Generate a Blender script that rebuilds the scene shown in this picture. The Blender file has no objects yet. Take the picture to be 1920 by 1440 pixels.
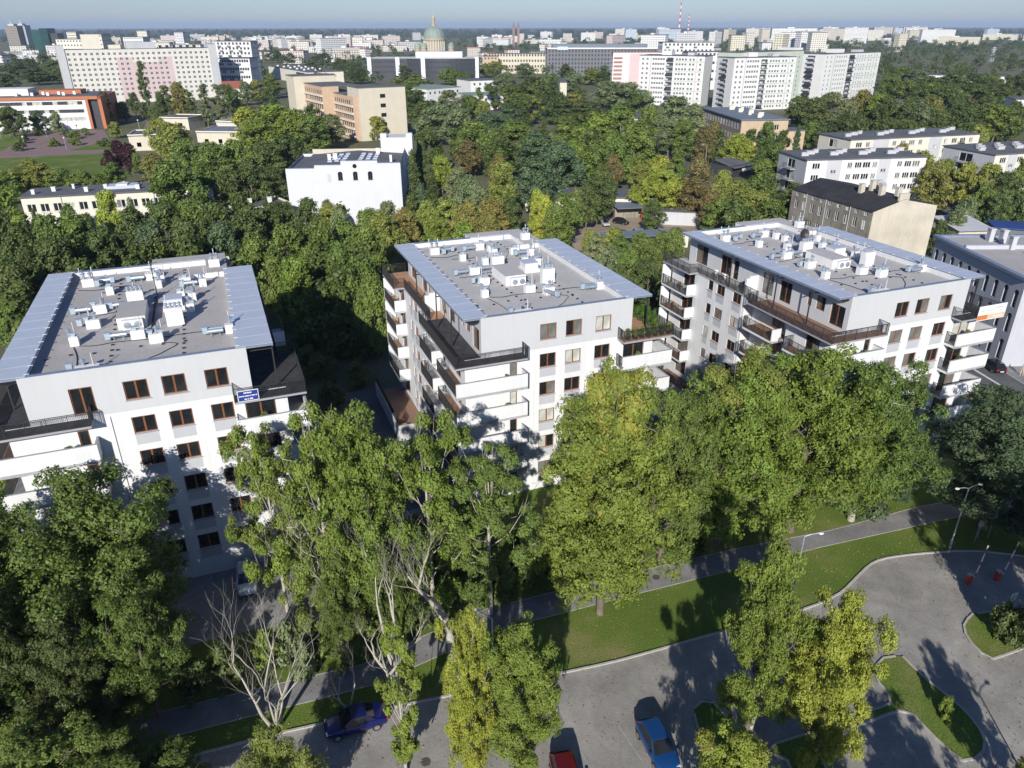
import bpy, math, random
import numpy as np
from mathutils import Vector, Matrix

# ------------------------------------------------------------------ camera, sky, sun, exposure
sc = bpy.context.scene
HAZE = 0.75e-4
FPX, PITCH, ROLL, CAMH = 1387.7, math.radians(25.8), 0.0013, 44.2
cam_d = bpy.data.cameras.new("camera"); cam = bpy.data.objects.new("camera", cam_d)
sc.collection.objects.link(cam); sc.camera = cam
cam.location = (0, 0, CAMH)
cam.rotation_euler = (math.pi/2 - PITCH, 0, 0)
cam.rotation_euler = (Matrix.Rotation(math.pi/2 - PITCH, 3, 'X') @ Matrix.Rotation(-ROLL, 3, 'Z')).to_euler()
cam_d.sensor_width = 36.0; cam_d.lens = 36.0*FPX/1920.0
cam_d.clip_start = 0.5; cam_d.clip_end = 60000

SUN_EL, SUN_AZ = math.radians(25.5), math.radians(7.0)     # light travels towards (sin az, cos az)
world = bpy.data.worlds.new("World"); sc.world = world; world.use_nodes = True
wn = world.node_tree; bg = wn.nodes["Background"]
sky = wn.nodes.new("ShaderNodeTexSky"); sky.sky_type = 'NISHITA'; sky.sun_disc = False
sky.sun_elevation = SUN_EL; sky.sun_rotation = math.pi + SUN_AZ
sky.air_density = 1.0; sky.dust_density = 0.3; sky.ozone_density = 2.0; sky.altitude = 200
wb = wn.nodes.new("ShaderNodeMix"); wb.data_type = 'RGBA'; wb.blend_type = 'MULTIPLY'; wb.inputs[0].default_value = 1.0
wb.inputs[7].default_value = (.81, .97, 1.42, 1)            # white balance of the whole sky
wn.links.new(sky.outputs[0], wb.inputs[6]); wn.links.new(wb.outputs[2], bg.inputs[0]); bg.inputs[1].default_value = 0.064
sun_d = bpy.data.lights.new("sun", 'SUN'); sun = bpy.data.objects.new("sun", sun_d)
sc.collection.objects.link(sun)
sun_d.energy = 5.0; sun_d.angle = math.radians(0.5); sun_d.color = (1.0, 0.955, 0.89)
ldir = Vector((math.sin(SUN_AZ)*math.cos(SUN_EL), math.cos(SUN_AZ)*math.cos(SUN_EL), -math.sin(SUN_EL)))
sun.rotation_euler = ldir.to_track_quat('-Z', 'Y').to_euler()
sun.location = (0, -60, 120)
vs = sc.view_settings; vs.view_transform = 'Standard'; vs.look = 'None'; vs.exposure = 0.16; vs.gamma = 1.0
vs.use_curve_mapping = False
cy = sc.cycles
cy.use_denoising = True; cy.max_bounces = 4; cy.diffuse_bounces = 2; cy.glossy_bounces = 2; cy.adaptive_threshold = 0.02
cy.transmission_bounces = 4; cy.transparent_max_bounces = 8; cy.volume_bounces = 0
cy.caustics_reflective = False; cy.caustics_refractive = False

# ------------------------------------------------------------------ geometry helpers
_cp, _sp = math.cos(PITCH), math.sin(PITCH)
_F = np.array([0, _cp, -_sp]); _R0 = np.array([1.0, 0, 0]); _D0 = np.array([0, -_sp, -_cp])
_R = math.cos(ROLL)*_R0 + math.sin(ROLL)*_D0; _D = -math.sin(ROLL)*_R0 + math.cos(ROLL)*_D0
_C = np.array([0, 0, CAMH])
def ray(u, v): return _F + _R*(u-960)/FPX + _D*(v-720)/FPX
def G(u, v, z=0.0):
    """survey helper: the point at height z seen at photo coordinates (u, v)"""
    d = ray(u, v); p = _C + d*(z-CAMH)/d[2]; return Vector(p)
def AT(u, v, t): return Vector(_C + ray(u, v)*t)
def depth_of(p): return float((np.array(p)-_C) @ _F)
def top_height(p, v):
    """height at which a vertical over ground point p reaches photo row v"""
    lo, hi = 0.0, 80.0
    for _ in range(40):
        m = (lo+hi)/2; q = np.array([p[0], p[1], m])-_C
        if 720+FPX*(q@_D)/(q@_F) > v: lo = m
        else: hi = m
    return lo

COL = sc.collection.objects
def tag(o, label=None, cat=None, group=None, kind=None):
    if label: o["label"] = label
    if cat: o["category"] = cat
    if group: o["group"] = group
    if kind: o["kind"] = kind
    return o
def empty(name, loc=(0, 0, 0), rz=0.0, label=None, cat=None, group=None):
    o = bpy.data.objects.new(name, None); COL.link(o); o.location = loc; o.rotation_euler = (0, 0, rz)
    o.empty_display_size = 0.3
    return tag(o, label, cat, group)
def inst(name, mesh, parent=None, loc=(0, 0, 0), rz=0.0, scale=None):
    o = bpy.data.objects.new(name, mesh); COL.link(o); o.location = loc; o.rotation_euler = (0, 0, rz)
    if scale is not None: o.scale = scale
    if parent is not None: o.parent = parent
    return o

class MB:
    def __init__(s): s.v = []; s.f = []
    def quad(s, a, b, c, d):
        n = len(s.v); s.v += [a, b, c, d]; s.f.append((n, n+1, n+2, n+3)); return s
    def tri(s, a, b, c):
        n = len(s.v); s.v += [a, b, c]; s.f.append((n, n+1, n+2)); return s
    def box(s, x0, x1, y0, y1, z0, z1):
        n = len(s.v)
        s.v += [(x0,y0,z0),(x1,y0,z0),(x1,y1,z0),(x0,y1,z0),(x0,y0,z1),(x1,y0,z1),(x1,y1,z1),(x0,y1,z1)]
        s.f += [(n,n+3,n+2,n+1),(n+4,n+5,n+6,n+7),(n,n+1,n+5,n+4),(n+1,n+2,n+6,n+5),(n+2,n+3,n+7,n+6),(n+3,n,n+4,n+7)]
        return s
    def prism(s, poly, z0, z1):
        n = len(s.v); k = len(poly)
        a = sum(poly[i][0]*poly[(i+1)%k][1]-poly[(i+1)%k][0]*poly[i][1] for i in range(k))
        if a < 0: poly = list(reversed(poly))
        s.v += [(p[0], p[1], z0) for p in poly] + [(p[0], p[1], z1) for p in poly]
        s.f.append(tuple(range(n+k-1, n-1, -1))); s.f.append(tuple(range(n+k, n+2*k)))
        for i in range(k):
            j = (i+1) % k; s.f.append((n+i, n+j, n+k+j, n+k+i))
        return s
    def bar(s, a, b, w, h=None):
        """box-section bar from a to b"""
        h = h or w; a = Vector(a); b = Vector(b); d = (b-a).normalized()
        up = Vector((0, 0, 1)) if abs(d.z) < .95 else Vector((0, 1, 0))
        x = d.cross(up).normalized()*w/2; y = x.normalized().cross(d).normalized()*h/2
        n = len(s.v)
        for c in (a, b): s.v += [tuple(c-x-y), tuple(c+x-y), tuple(c+x+y), tuple(c-x+y)]
        s.f += [(n,n+1,n+2,n+3),(n+7,n+6,n+5,n+4),(n,n+4,n+5,n+1),(n+1,n+5,n+6,n+2),(n+2,n+6,n+7,n+3),(n+3,n+7,n+4,n)]
        return s
    def tube(s, pts, rad, k=8, caps=True):
        pts = [Vector(p) for p in pts]; m = len(pts)
        if not hasattr(rad, '__len__'): rad = [rad]*m
        n0 = len(s.v); ref = None
        for i, p in enumerate(pts):
            d = (pts[min(i+1, m-1)]-pts[max(i-1, 0)])
            d = d.normalized() if d.length > 1e-9 else Vector((0, 0, 1))
            if ref is None: ref = Vector((1, 0, 0)) if abs(d.x) < .8 else Vector((0, 1, 0))
            x = (ref - d*ref.dot(d)).normalized(); y = d.cross(x); ref = x
            for j in range(k):
                t = 2*math.pi*j/k; s.v.append(tuple(p+(x*math.cos(t)+y*math.sin(t))*rad[i]))
        for i in range(m-1):
            for j in range(k):
                a = n0+i*k+j; b = n0+i*k+(j+1) % k; s.f.append((a, b, b+k, a+k))
        if caps:
            s.f.append(tuple(range(n0+k-1, n0-1, -1))); s.f.append(tuple(range(n0+(m-1)*k, n0+m*k)))
        return s
    def lathe(s, prof, cx=0, cy=0, k=16):
        """prof: list of (r, z)"""
        n0 = len(s.v)
        for r, z in prof:
            for j in range(k):
                t = 2*math.pi*j/k; s.v.append((cx+r*math.cos(t), cy+r*math.sin(t), z))
        for i in range(len(prof)-1):
            for j in range(k):
                a = n0+i*k+j; b = n0+i*k+(j+1) % k; s.f.append((a, b, b+k, a+k))
        s.f.append(tuple(range(n0+k-1, n0-1, -1))); m = len(prof); s.f.append(tuple(range(n0+(m-1)*k, n0+m*k)))
        return s
    def panel(s, o, d, w, z0, z1, holes=(), rec=0.14):
        """upright wall sheet from o along unit plan vector d, outward = (d.y,-d.x); holes = (s0,s1,z0,z1) with reveals"""
        ox, oy = o; dx, dy = d; nx, ny = dy, -dx
        P = lambda t, z, q=0.0: (ox+dx*t-nx*q, oy+dy*t-ny*q, z)
        hs = [h for h in holes if h[1] > 0 and h[0] < w and h[3] > z0 and h[2] < z1]
        hs = [(max(h[0], 0), min(h[1], w), max(h[2], z0), min(h[3], z1)) for h in hs]
        zs = sorted({z0, z1, *[h[2] for h in hs], *[h[3] for h in hs]})
        for a, b in zip(zs, zs[1:]):
            if b-a < 1e-5: continue
            row = sorted([h for h in hs if h[2] < (a+b)/2 < h[3]]); t = 0.0
            for h in row:
                if h[0] > t+1e-5: s.quad(P(t, a), P(h[0], a), P(h[0], b), P(t, b))
                t = max(t, h[1])
            if w > t+1e-5: s.quad(P(t, a), P(w, a), P(w, b), P(t, b))
        for h in hs:
            a, b, c, e = h
            s.quad(P(a, c), P(a, e), P(a, e, rec), P(a, c, rec)); s.quad(P(b, e), P(b, c), P(b, c, rec), P(b, e, rec))
            s.quad(P(a, e), P(b, e), P(b, e, rec), P(a, e, rec)); s.quad(P(b, c), P(a, c), P(a, c, rec), P(b, c, rec))
        return s
    def mesh(s, name, mat, smooth=False):
        m = bpy.data.meshes.new(name); m.from_pydata(s.v, [], s.f)
        if mat is not None: m.materials.append(mat)
        if smooth:
            m.polygons.foreach_set("use_smooth", [True]*len(m.polygons))
        return m
    def build(s, name, mat, parent=None, loc=(0, 0, 0), rz=0.0, smooth=False):
        return inst(name, s.mesh(name, mat, smooth), parent, loc, rz)

# ------------------------------------------------------------------ materials
def nodes_of(name):
    m = bpy.data.materials.new(name); m.use_nodes = True
    nt = m.node_tree; return m, nt, nt.nodes["Principled BSDF"]
def mat(name, col, rough=0.7, var=0.12, scale=1.5, bump=0.0, metal=0.0, spec=0.5, streak=0.0, col2=None, fine=0.0):
    m, nt, b = nodes_of(name); N = nt.nodes.new; L = nt.links.new
    b.inputs["Roughness"].default_value = rough; b.inputs["Metallic"].default_value = metal
    b.inputs["Specular IOR Level"].default_value = spec
    if var <= 0 and not streak:
        b.inputs["Base Color"].default_value = (*col, 1); return m
    tc = N("ShaderNodeTexCoord"); n1 = N("ShaderNodeTexNoise"); n1.inputs["Scale"].default_value = scale
    n1.inputs["Detail"].default_value = 5; n1.inputs["Roughness"].default_value = 0.6
    L(tc.outputs["Object"], n1.inputs["Vector"])
    mx = N("ShaderNodeMix"); mx.data_type = 'RGBA'
    c2 = col2 or tuple(min(1, c*(1+var)) for c in col); c1 = tuple(c*(1-var) for c in col) if not col2 else col
    mx.inputs[6].default_value = (*c1, 1); mx.inputs[7].default_value = (*c2, 1)
    rp = N("ShaderNodeMapRange"); rp.inputs[1].default_value = .3; rp.inputs[2].default_value = .7
    L(n1.outputs[0], rp.inputs[0]); L(rp.outputs[0], mx.inputs[0]); out = mx.outputs[2]
    if streak:
        mp = N("ShaderNodeMapping"); mp.inputs["Scale"].default_value = (2.2, 2.2, 0.12)
        n2 = N("ShaderNodeTexNoise"); n2.inputs["Scale"].default_value = 1.0; n2.inputs["Detail"].default_value = 4
        L(tc.outputs["Object"], mp.inputs[0]); L(mp.outputs[0], n2.inputs["Vector"])
        r2 = N("ShaderNodeMapRange"); r2.inputs[1].default_value = .45; r2.inputs[2].default_value = .75
        r2.inputs[3].default_value = 1.0; r2.inputs[4].default_value = 1-streak
        L(n2.outputs[0], r2.inputs[0]); mm = N("ShaderNodeMix"); mm.data_type = 'RGBA'; mm.blend_type = 'MULTIPLY'
        mm.inputs[0].default_value = 1.0; L(out, mm.inputs[6]); L(r2.outputs[0], mm.inputs[7]); out = mm.outputs[2]
    if fine:
        n3 = N("ShaderNodeTexNoise"); n3.inputs["Scale"].default_value = scale*14; n3.inputs["Detail"].default_value = 3
        L(tc.outputs["Object"], n3.inputs["Vector"])
        r3 = N("ShaderNodeMapRange"); r3.inputs[1].default_value = .3; r3.inputs[2].default_value = .7
        r3.inputs[3].default_value = 1-fine; r3.inputs[4].default_value = 1+fine
        L(n3.outputs[0], r3.inputs[0]); mm = N("ShaderNodeMix"); mm.data_type = 'RGBA'; mm.blend_type = 'MULTIPLY'
        mm.inputs[0].default_value = 1.0; L(out, mm.inputs[6]); L(r3.outputs[0], mm.inputs[7]); out = mm.outputs[2]
    L(out, b.inputs["Base Color"])
    if bump:
        bp = N("ShaderNodeBump"); bp.inputs["Strength"].default_value = bump; bp.inputs["Distance"].default_value = .03
        n4 = N("ShaderNodeTexNoise"); n4.inputs["Scale"].default_value = scale*10; n4.inputs["Detail"].default_value = 4
        L(tc.outputs["Object"], n4.inputs["Vector"]); L(n4.outputs[0], bp.inputs["Height"]); L(bp.outputs[0], b.inputs["Normal"])
    return m
def paver_mat(name, c1, c2, mortar, scale):
    m, nt, b = nodes_of(name); N = nt.nodes.new; L = nt.links.new
    tc = N("ShaderNodeTexCoord"); mp = N("ShaderNodeMapping"); mp.inputs["Rotation"].default_value = (0, 0, .37)
    br = N("ShaderNodeTexBrick"); br.inputs["Scale"].default_value = scale; br.inputs["Mortar Size"].default_value = .012
    br.inputs["Color1"].default_value = (*c1, 1); br.inputs["Color2"].default_value = (*c2, 1); br.inputs["Mortar"].default_value = (*mortar, 1)
    L(tc.outputs["Object"], mp.inputs[0]); L(mp.outputs[0], br.inputs["Vector"])
    n = N("ShaderNodeTexNoise"); n.inputs["Scale"].default_value = .16; n.inputs["Detail"].default_value = 8; n.inputs["Roughness"].default_value = .65
    L(tc.outputs["Object"], n.inputs["Vector"]); r = N("ShaderNodeMapRange"); r.inputs[1].default_value = .3; r.inputs[2].default_value = .7
    r.inputs[3].default_value = .72; r.inputs[4].default_value = 1.22; L(n.outputs[0], r.inputs[0])
    mm = N("ShaderNodeMix"); mm.data_type = 'RGBA'; mm.blend_type = 'MULTIPLY'; mm.inputs[0].default_value = 1
    L(br.outputs[0], mm.inputs[6]); L(r.outputs[0], mm.inputs[7]); L(mm.outputs[2], b.inputs["Base Color"])
    b.inputs["Roughness"].default_value = .9; b.inputs["Specular IOR Level"].default_value = .25
    return m
def leaf_mat(name, trans=0.30):
    m, nt, b = nodes_of(name); N = nt.nodes.new; L = nt.links.new
    oi = N("ShaderNodeObjectInfo"); at = N("ShaderNodeAttribute"); at.attribute_name = "tint"
    r = N("ShaderNodeMapRange"); r.inputs[3].default_value = .6; r.inputs[4].default_value = 1.4; L(at.outputs["Fac"], r.inputs[0])
    mm = N("ShaderNodeMix"); mm.data_type = 'RGBA'; mm.blend_type = 'MULTIPLY'; mm.inputs[0].default_value = 1
    L(oi.outputs["Color"], mm.inputs[6]); L(r.outputs[0], mm.inputs[7])
    m2 = N("ShaderNodeMix"); m2.data_type = 'RGBA'
    m2.inputs[7].default_value = (.30, .26, .04, 1); L(mm.outputs[2], m2.inputs[6])
    r2 = N("ShaderNodeMapRange"); r2.inputs[1].default_value = .8; r2.inputs[2].default_value = 1.0; r2.inputs[4].default_value = .35
    L(at.outputs["Fac"], r2.inputs[0]); L(r2.outputs[0], m2.inputs[0])
    L(m2.outputs[2], b.inputs["Base Color"]); b.inputs["Roughness"].default_value = .55; b.inputs["Specular IOR Level"].default_value = .3
    tr = N("ShaderNodeBsdfTranslucent"); L(m2.outputs[2], tr.inputs[0]); ms = N("ShaderNodeMixShader"); ms.inputs[0].default_value = trans
    L(b.outputs[0], ms.inputs[1]); L(tr.outputs[0], ms.inputs[2])
    L(ms.outputs[0], nt.nodes["Material Output"].inputs[0])
    return m

M = {}
M['white'] = mat('white_stucco', (.70, .71, .71), .85, .03, .35, streak=.09)
M['hallw'] = mat('hall_white_paint', (.60, .615, .62), .85, .03, .3, streak=.05)
M['grey'] = mat('pale_grey_stucco', (.53, .54, .545), .85, .025, .35, streak=.04)
M['spandrel'] = mat('grey_spandrel', (.46, .47, .49), .8, .04, .8)
M['membrane'] = mat('roof_membrane', (.47, .455, .435), .93, .07, .35, bump=.2, fine=.07)
M['membrane2'] = mat('roof_membrane_dark', (.415, .395, .375), .93, .09, .3, bump=.2, fine=.08)
M['canopy'] = mat('canopy_sheet', (.51, .56, .63), .5, .05, .6, metal=.1)
M['coping'] = mat('coping_metal', (.25, .30, .40), .5, .08, 1.0, metal=.3)
M['capgrey'] = mat('parapet_cap', (.33, .33, .35), .7, .06, 1)
M['rail'] = mat('railing_steel', (.045, .043, .045), .5, .1, 3, metal=.3)
M['frame'] = mat('window_frame_brown', (.21, .08, .03), .5, .15, 4)
M['framew'] = mat('window_frame_white', (.72, .72, .70), .5, .04, 3)
def glass_mat(name, c=(.012, .014, .016), rough=.04, spec=.6):
    m, nt, b = nodes_of(name); N = nt.nodes.new; L = nt.links.new
    tc = N("ShaderNodeTexCoord"); n = N("ShaderNodeTexNoise"); n.inputs["Scale"].default_value = 1.1; n.inputs["Detail"].default_value = 3
    L(tc.outputs["Object"], n.inputs["Vector"]); mx = N("ShaderNodeMix"); mx.data_type = 'RGBA'
    mx.inputs[6].default_value = (*[x*.5 for x in c], 1); mx.inputs[7].default_value = (*[x*2.2 for x in c], 1)
    L(n.outputs[0], mx.inputs[0]); L(mx.outputs[2], b.inputs["Base Color"])
    b.inputs["Roughness"].default_value = rough; b.inputs["Specular IOR Level"].default_value = spec
    return m
M['glass'] = glass_mat('window_glass')
M['glassb'] = glass_mat('window_glass_curtained', (.12, .125, .115), .08, .6)
M['glassl'] = glass_mat('window_glass_blind', (.36, .37, .33), .12, .5)
M['glassd'] = glass_mat('far_window_glass', (.045, .05, .06), .1, .5)
M['wood'] = mat('terrace_wood', (.42, .235, .135), .8, .14, 2.5, fine=.08)
M['woodd'] = mat('terrace_wood_brown', (.26, .15, .10), .8, .12, 2.5)
M['slate'] = mat('terrace_felt_dark', (.042, .042, .045), .9, .5, 1.2, fine=.3)
M['paleflr'] = mat('balcony_concrete', (.45, .44, .42), .85, .08, 2)
M['galv'] = mat('galvanised_duct', (.50, .56, .62), .38, .08, 3, metal=.65)
M['bluebox'] = mat('vent_cowl_blue_steel', (.46, .55, .61), .45, .08, 3, metal=.35)
M['ventw'] = mat('vent_render_white', (.76, .755, .74), .88, .05, 2, streak=.08)
M['black'] = mat('black_rubber', (.016, .016, .017), .8, .2, 5)
M['pipe'] = mat('pale_pipe', (.55, .55, .54), .5, .08, 4)
M['grass'] = None
def grass_mat():
    m, nt, b = nodes_of('grass_ground'); N = nt.nodes.new; L = nt.links.new
    tc = N("ShaderNodeTexCoord"); n = N("ShaderNodeTexNoise"); n.inputs["Scale"].default_value = .13; n.inputs["Detail"].default_value = 9; n.inputs["Roughness"].default_value = .62
    L(tc.outputs["Object"], n.inputs["Vector"]); cr = N("ShaderNodeValToRGB"); e = cr.color_ramp.elements
    e[0].position = .32; e[0].color = (.095, .15, .025, 1); e[1].position = .72; e[1].color = (.27, .23, .10, 1)
    k = e.new(.52); k.color = (.13, .185, .035, 1)
    L(n.outputs[0], cr.inputs[0]); n2 = N("ShaderNodeTexNoise"); n2.inputs["Scale"].default_value = 9; n2.inputs["Detail"].default_value = 4
    L(tc.outputs["Object"], n2.inputs["Vector"]); r = N("ShaderNodeMapRange"); r.inputs[1].default_value = .3; r.inputs[2].default_value = .7
    r.inputs[3].default_value = .6; r.inputs[4].default_value = 1.35; L(n2.outputs[0], r.inputs[0])
    mm = N("ShaderNodeMix"); mm.data_type = 'RGBA'; mm.blend_type = 'MULTIPLY'; mm.inputs[0].default_value = 1
    L(cr.outputs[0], mm.inputs[6]); L(r.outputs[0], mm.inputs[7]); L(mm.outputs[2], b.inputs["Base Color"])
    b.inputs["Roughness"].default_value = .95; b.inputs["Specular IOR Level"].default_value = .15
    bp = N("ShaderNodeBump"); bp.inputs["Strength"].default_value = .5; bp.inputs["Distance"].default_value = .08
    L(n2.outputs[0], bp.inputs["Height"]); L(bp.outputs[0], b.inputs["Normal"]); return m
M['grass'] = grass_mat()
M['ground'] = mat('ground_soil', (.085, .10, .03), .95, .35, .02, col2=(.16, .15, .09))
M['asphalt'] = mat('path_asphalt', (.24, .235, .23), .93, .10, .4, bump=.1, fine=.08)
M['road'] = mat('road_asphalt', (.115, .115, .118), .93, .12, .3, fine=.08)
def worn(m, scale=.35, lo=.78, hi=1.1):
    """stains, patches and hairline cracks of their own shape over a surface colour"""
    nt = m.node_tree; b = nt.nodes["Principled BSDF"]; N = nt.nodes.new; L = nt.links.new; src = b.inputs["Base Color"].links[0].from_socket
    tc = N("ShaderNodeTexCoord"); n = N("ShaderNodeTexNoise"); n.inputs["Scale"].default_value = scale; n.inputs["Detail"].default_value = 10; n.inputs["Roughness"].default_value = .7; n.inputs["Distortion"].default_value = 1.2
    L(tc.outputs["Object"], n.inputs["Vector"]); r = N("ShaderNodeMapRange"); r.inputs[1].default_value = .35; r.inputs[2].default_value = .62; r.inputs[3].default_value = lo; r.inputs[4].default_value = hi; L(n.outputs[0], r.inputs[0])
    v = N("ShaderNodeTexVoronoi"); v.feature = 'DISTANCE_TO_EDGE'; v.inputs["Scale"].default_value = .22; v.inputs["Randomness"].default_value = 1.0
    mp = N("ShaderNodeMix"); mp.data_type = 'VECTOR'; mp.inputs[0].default_value = .25; L(tc.outputs["Object"], mp.inputs[4]); L(n.outputs["Color"], mp.inputs[5]); L(mp.outputs[1], v.inputs["Vector"])
    r2 = N("ShaderNodeMapRange"); r2.inputs[1].default_value = .0; r2.inputs[2].default_value = .012; r2.inputs[3].default_value = .93; r2.inputs[4].default_value = 1.0; L(v.outputs["Distance"], r2.inputs[0])
    mu = N("ShaderNodeMath"); mu.operation = 'MULTIPLY'; L(r.outputs[0], mu.inputs[0]); L(r2.outputs[0], mu.inputs[1])
    mm = N("ShaderNodeMix"); mm.data_type = 'RGBA'; mm.blend_type = 'MULTIPLY'; mm.inputs[0].default_value = 1; L(src, mm.inputs[6]); L(mu.outputs[0], mm.inputs[7]); L(mm.outputs[2], b.inputs["Base Color"]); return m
worn(M['asphalt']); worn(M['road'])
M['paver'] = paver_mat('concrete_pavers', (.37, .35, .315), (.32, .305, .28), (.21, .195, .17), 2.6)
worn(M['paver'], .22, .82, 1.08)
M['kerb'] = mat('kerb_concrete', (.42, .40, .36), .9, .15, 1.5)
M['sand'] = mat('sandy_yard', (.33, .27, .19), .95, .25, .12, fine=.1)
M['redpave'] = mat('red_plaza_paving', (.24, .165, .15), .9, .12, .1)
M['bay'] = mat('pale_pavers', (.36, .35, .32), .9, .2, 3)
M['paint'] = mat('road_paint', (.62, .62, .58), .8, .15, 3)
M['iron'] = mat('cast_iron', (.10, .075, .06), .8, .2, 6)

# ------------------------------------------------------------------ the ground
def sheet(name, pts, z, material, kind='structure', parent=None):
    """flat ground sheet through plan points"""
    import bmesh
    bm = bmesh.new(); vs_ = [bm.verts.new((p[0], p[1], z)) for p in pts]
    f = bm.faces.new(vs_); f.normal_update()
    if f.normal.z < 0: f.normal_flip()
    bmesh.ops.triangulate(bm, faces=[f])
    m = bpy.data.meshes.new(name); bm.to_mesh(m); bm.free(); m.materials.append(material)
    o = inst(name, m, parent)
    if kind and parent is None: o["kind"] = kind
    return o
gm = MB(); S = 14000
gm.quad((-S, -300, 0), (S, -300, 0), (S, 2*S, 0), (-S, 2*S, 0)); tag(gm.build('ground', M['ground']), kind='structure')
def PX(*pts): return [G(u, v) for u, v in pts]
def smooth_line(pts, n=6):
    P = [Vector((p[0], p[1], 0)) for p in pts]; out = []
    for i in range(len(P)-1):
        p0 = P[max(i-1, 0)]; p1 = P[i]; p2 = P[i+1]; p3 = P[min(i+2, len(P)-1)]
        for j in range(n):
            t = j/n; out.append(.5*((2*p1)+(p2-p0)*t+(2*p0-5*p1+4*p2-p3)*t*t+(3*p1-p0-3*p2+p3)*t**3))
    out.append(P[-1]); return out
# foreground lawn that the car park, paths and islands are laid on
sheet('lawn', [(-75, 20), (60, 20), (75, 62), (75, 80), (-20, 62), (-75, 48)], .004, M['grass'])
sheet('lawn', PX((-40, 250), (215, 262), (200, 345), (-40, 350)), .004, M['grass'])
sheet('lawn', PX((-60, 860), (40, 880), (120, 1100), (-100, 1150)), .01, M['grass'])
kerbA = PX((250, 1445), (396, 1409), (510, 1379), (621, 1354), (770, 1320), (930, 1288), (1090, 1255), (1180, 1234), (1322, 1194), (1450, 1160), (1530, 1135), (1555, 1123), (1580, 1109), (1609, 1080), (1638, 1055), (1680, 1044), (1763, 1036), (1830, 1034), (1920, 1044), (2050, 1065))
kA = smooth_line(kerbA, 4)
lot = [(p.x, p.y) for p in kA] + [(52, 30), (45, 14), (-40, 10), (-40, 24)]
sheet('car_park_paving', lot, .012, M['paver'])
def kerb(name, line, w=.16, h=.12, z0=0.0, closed=False, parent=None):
    L_ = [Vector((p[0], p[1], 0)) for p in line]
    if closed: L_ = L_+[L_[0], L_[1]]
    m = MB(); n = len(L_); ring = []
    for i, p in enumerate(L_):
        d = (L_[min(i+1, n-1)]-L_[max(i-1, 0)]).normalized(); nn = Vector((-d.y, d.x, 0))*w/2
        k = len(m.v); m.v += [(p.x-nn.x, p.y-nn.y, z0), (p.x+nn.x, p.y+nn.y, z0), (p.x+nn.x, p.y+nn.y, h), (p.x-nn.x, p.y-nn.y, h)]; ring.append(k)
    for a, b in zip(ring, ring[1:]):
        for j in range(4): m.f.append((a+j, b+j, b+(j+1) % 4, a+(j+1) % 4))
    o = m.build(name, M['kerb'], parent)
    if parent is None: o["kind"] = 'structure'
    return o
def resample(line, step):
    out = [Vector(line[0])]; acc = 0.0
    for a, b in zip(line, line[1:]):
        a = Vector(a); b = Vector(b); L_ = (b-a).length; t = step-acc
        while t < L_: out.append(a+(b-a)*t/L_); t += step
        acc = (acc+L_) % step if L_+acc >= step else acc+L_
    return out
kerb_root = tag(empty('kerb'), kind='structure')
def kerb_stones(line, step=1.0, w=.16, h=.12, parent=None):
    """separate kerb stones laid along a line with open joints"""
    P_ = resample(line, step)
    for a, b in zip(P_, P_[1:]):
        d = b-a; L_ = d.length
        m = MB().box(.008, L_-.008, -w/2, w/2, -.05, h+random.uniform(-.006, .006))
        m.build('kerb_stone', M['kerb'], parent or kerb_root, (a.x, a.y, 0), math.atan2(d.y, d.x))
random.seed(3)
kerb_stones(kA)
def island(px, name='grass_island', step=1.0, n=5):
    L_ = smooth_line(PX(*px, px[0]), n)
    o = sheet(name, [(p.x, p.y) for p in L_[:-1]], .085, M['grass'])
    kerb_stones(L_, step, parent=o); return o
island([(1824, 1152), (1807, 1173), (1817, 1202), (1851, 1234), (1867, 1234), (1920, 1215), (1990, 1180), (1980, 1150), (1897, 1146)])
island([(1692, 1232), (1734, 1273), (1797, 1323), (1834, 1365), (1847, 1398), (1834, 1419), (1805, 1428), (1763, 1394), (1726, 1357), (1697, 1332), (1640, 1350), (1530, 1396), (1556, 1450), (1500, 1470), (1470, 1416), (1442, 1422), (1447, 1398), (1513, 1377), (1600, 1340), (1672, 1318), (1640, 1270), (1655, 1235)], n=3)
island([(1301, 1330), (1318, 1315), (1336, 1316), (1360, 1345), (1392, 1384), (1420, 1420), (1400, 1450), (1360, 1430), (1310, 1370)], n=4)
# footpaths
pathU = PX((1990, 905), (1722, 950), (1559, 994), (1380, 1029), (1188, 1073), (911, 1142), (800, 1190), (680, 1246), (560, 1273), (300, 1335), (100, 1385), (-60, 1420))
pathL = PX((1990, 930), (1759, 977), (1534, 1027), (1388, 1065), (1180, 1117), (929, 1182), (800, 1240), (700, 1284), (613, 1307), (458, 1346), (250, 1400), (60, 1450))
sheet('footpath', [(p.x, p.y) for p in pathU]+[(p.x, p.y) for p in reversed(pathL)], .014, M['asphalt'])
kerb('path_edging', pathU, .07, .03); kerb('path_edging', pathL, .07, .03)
sheet('footpath', PX((1850, 935), (1925, 975), (2000, 1010), (2000, 970), (1900, 930)), .018, M['asphalt'])
# paved drive in front of the white blocks
sheet('driveway', PX((250, 1235), (470, 1182), (700, 1150), (760, 1120), (880, 900), (620, 800), (560, 760), (500, 1040), (380, 1060), (230, 1130)), .016, M['asphalt'])
sheet('courtyard', [(-16, 60), (-5, 64), (-14, 92), (-24, 88)], .02, M['road'])
sheet('courtyard', [(17, 72), (31, 76), (20, 104), (8, 100)], .02, M['road'])
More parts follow.
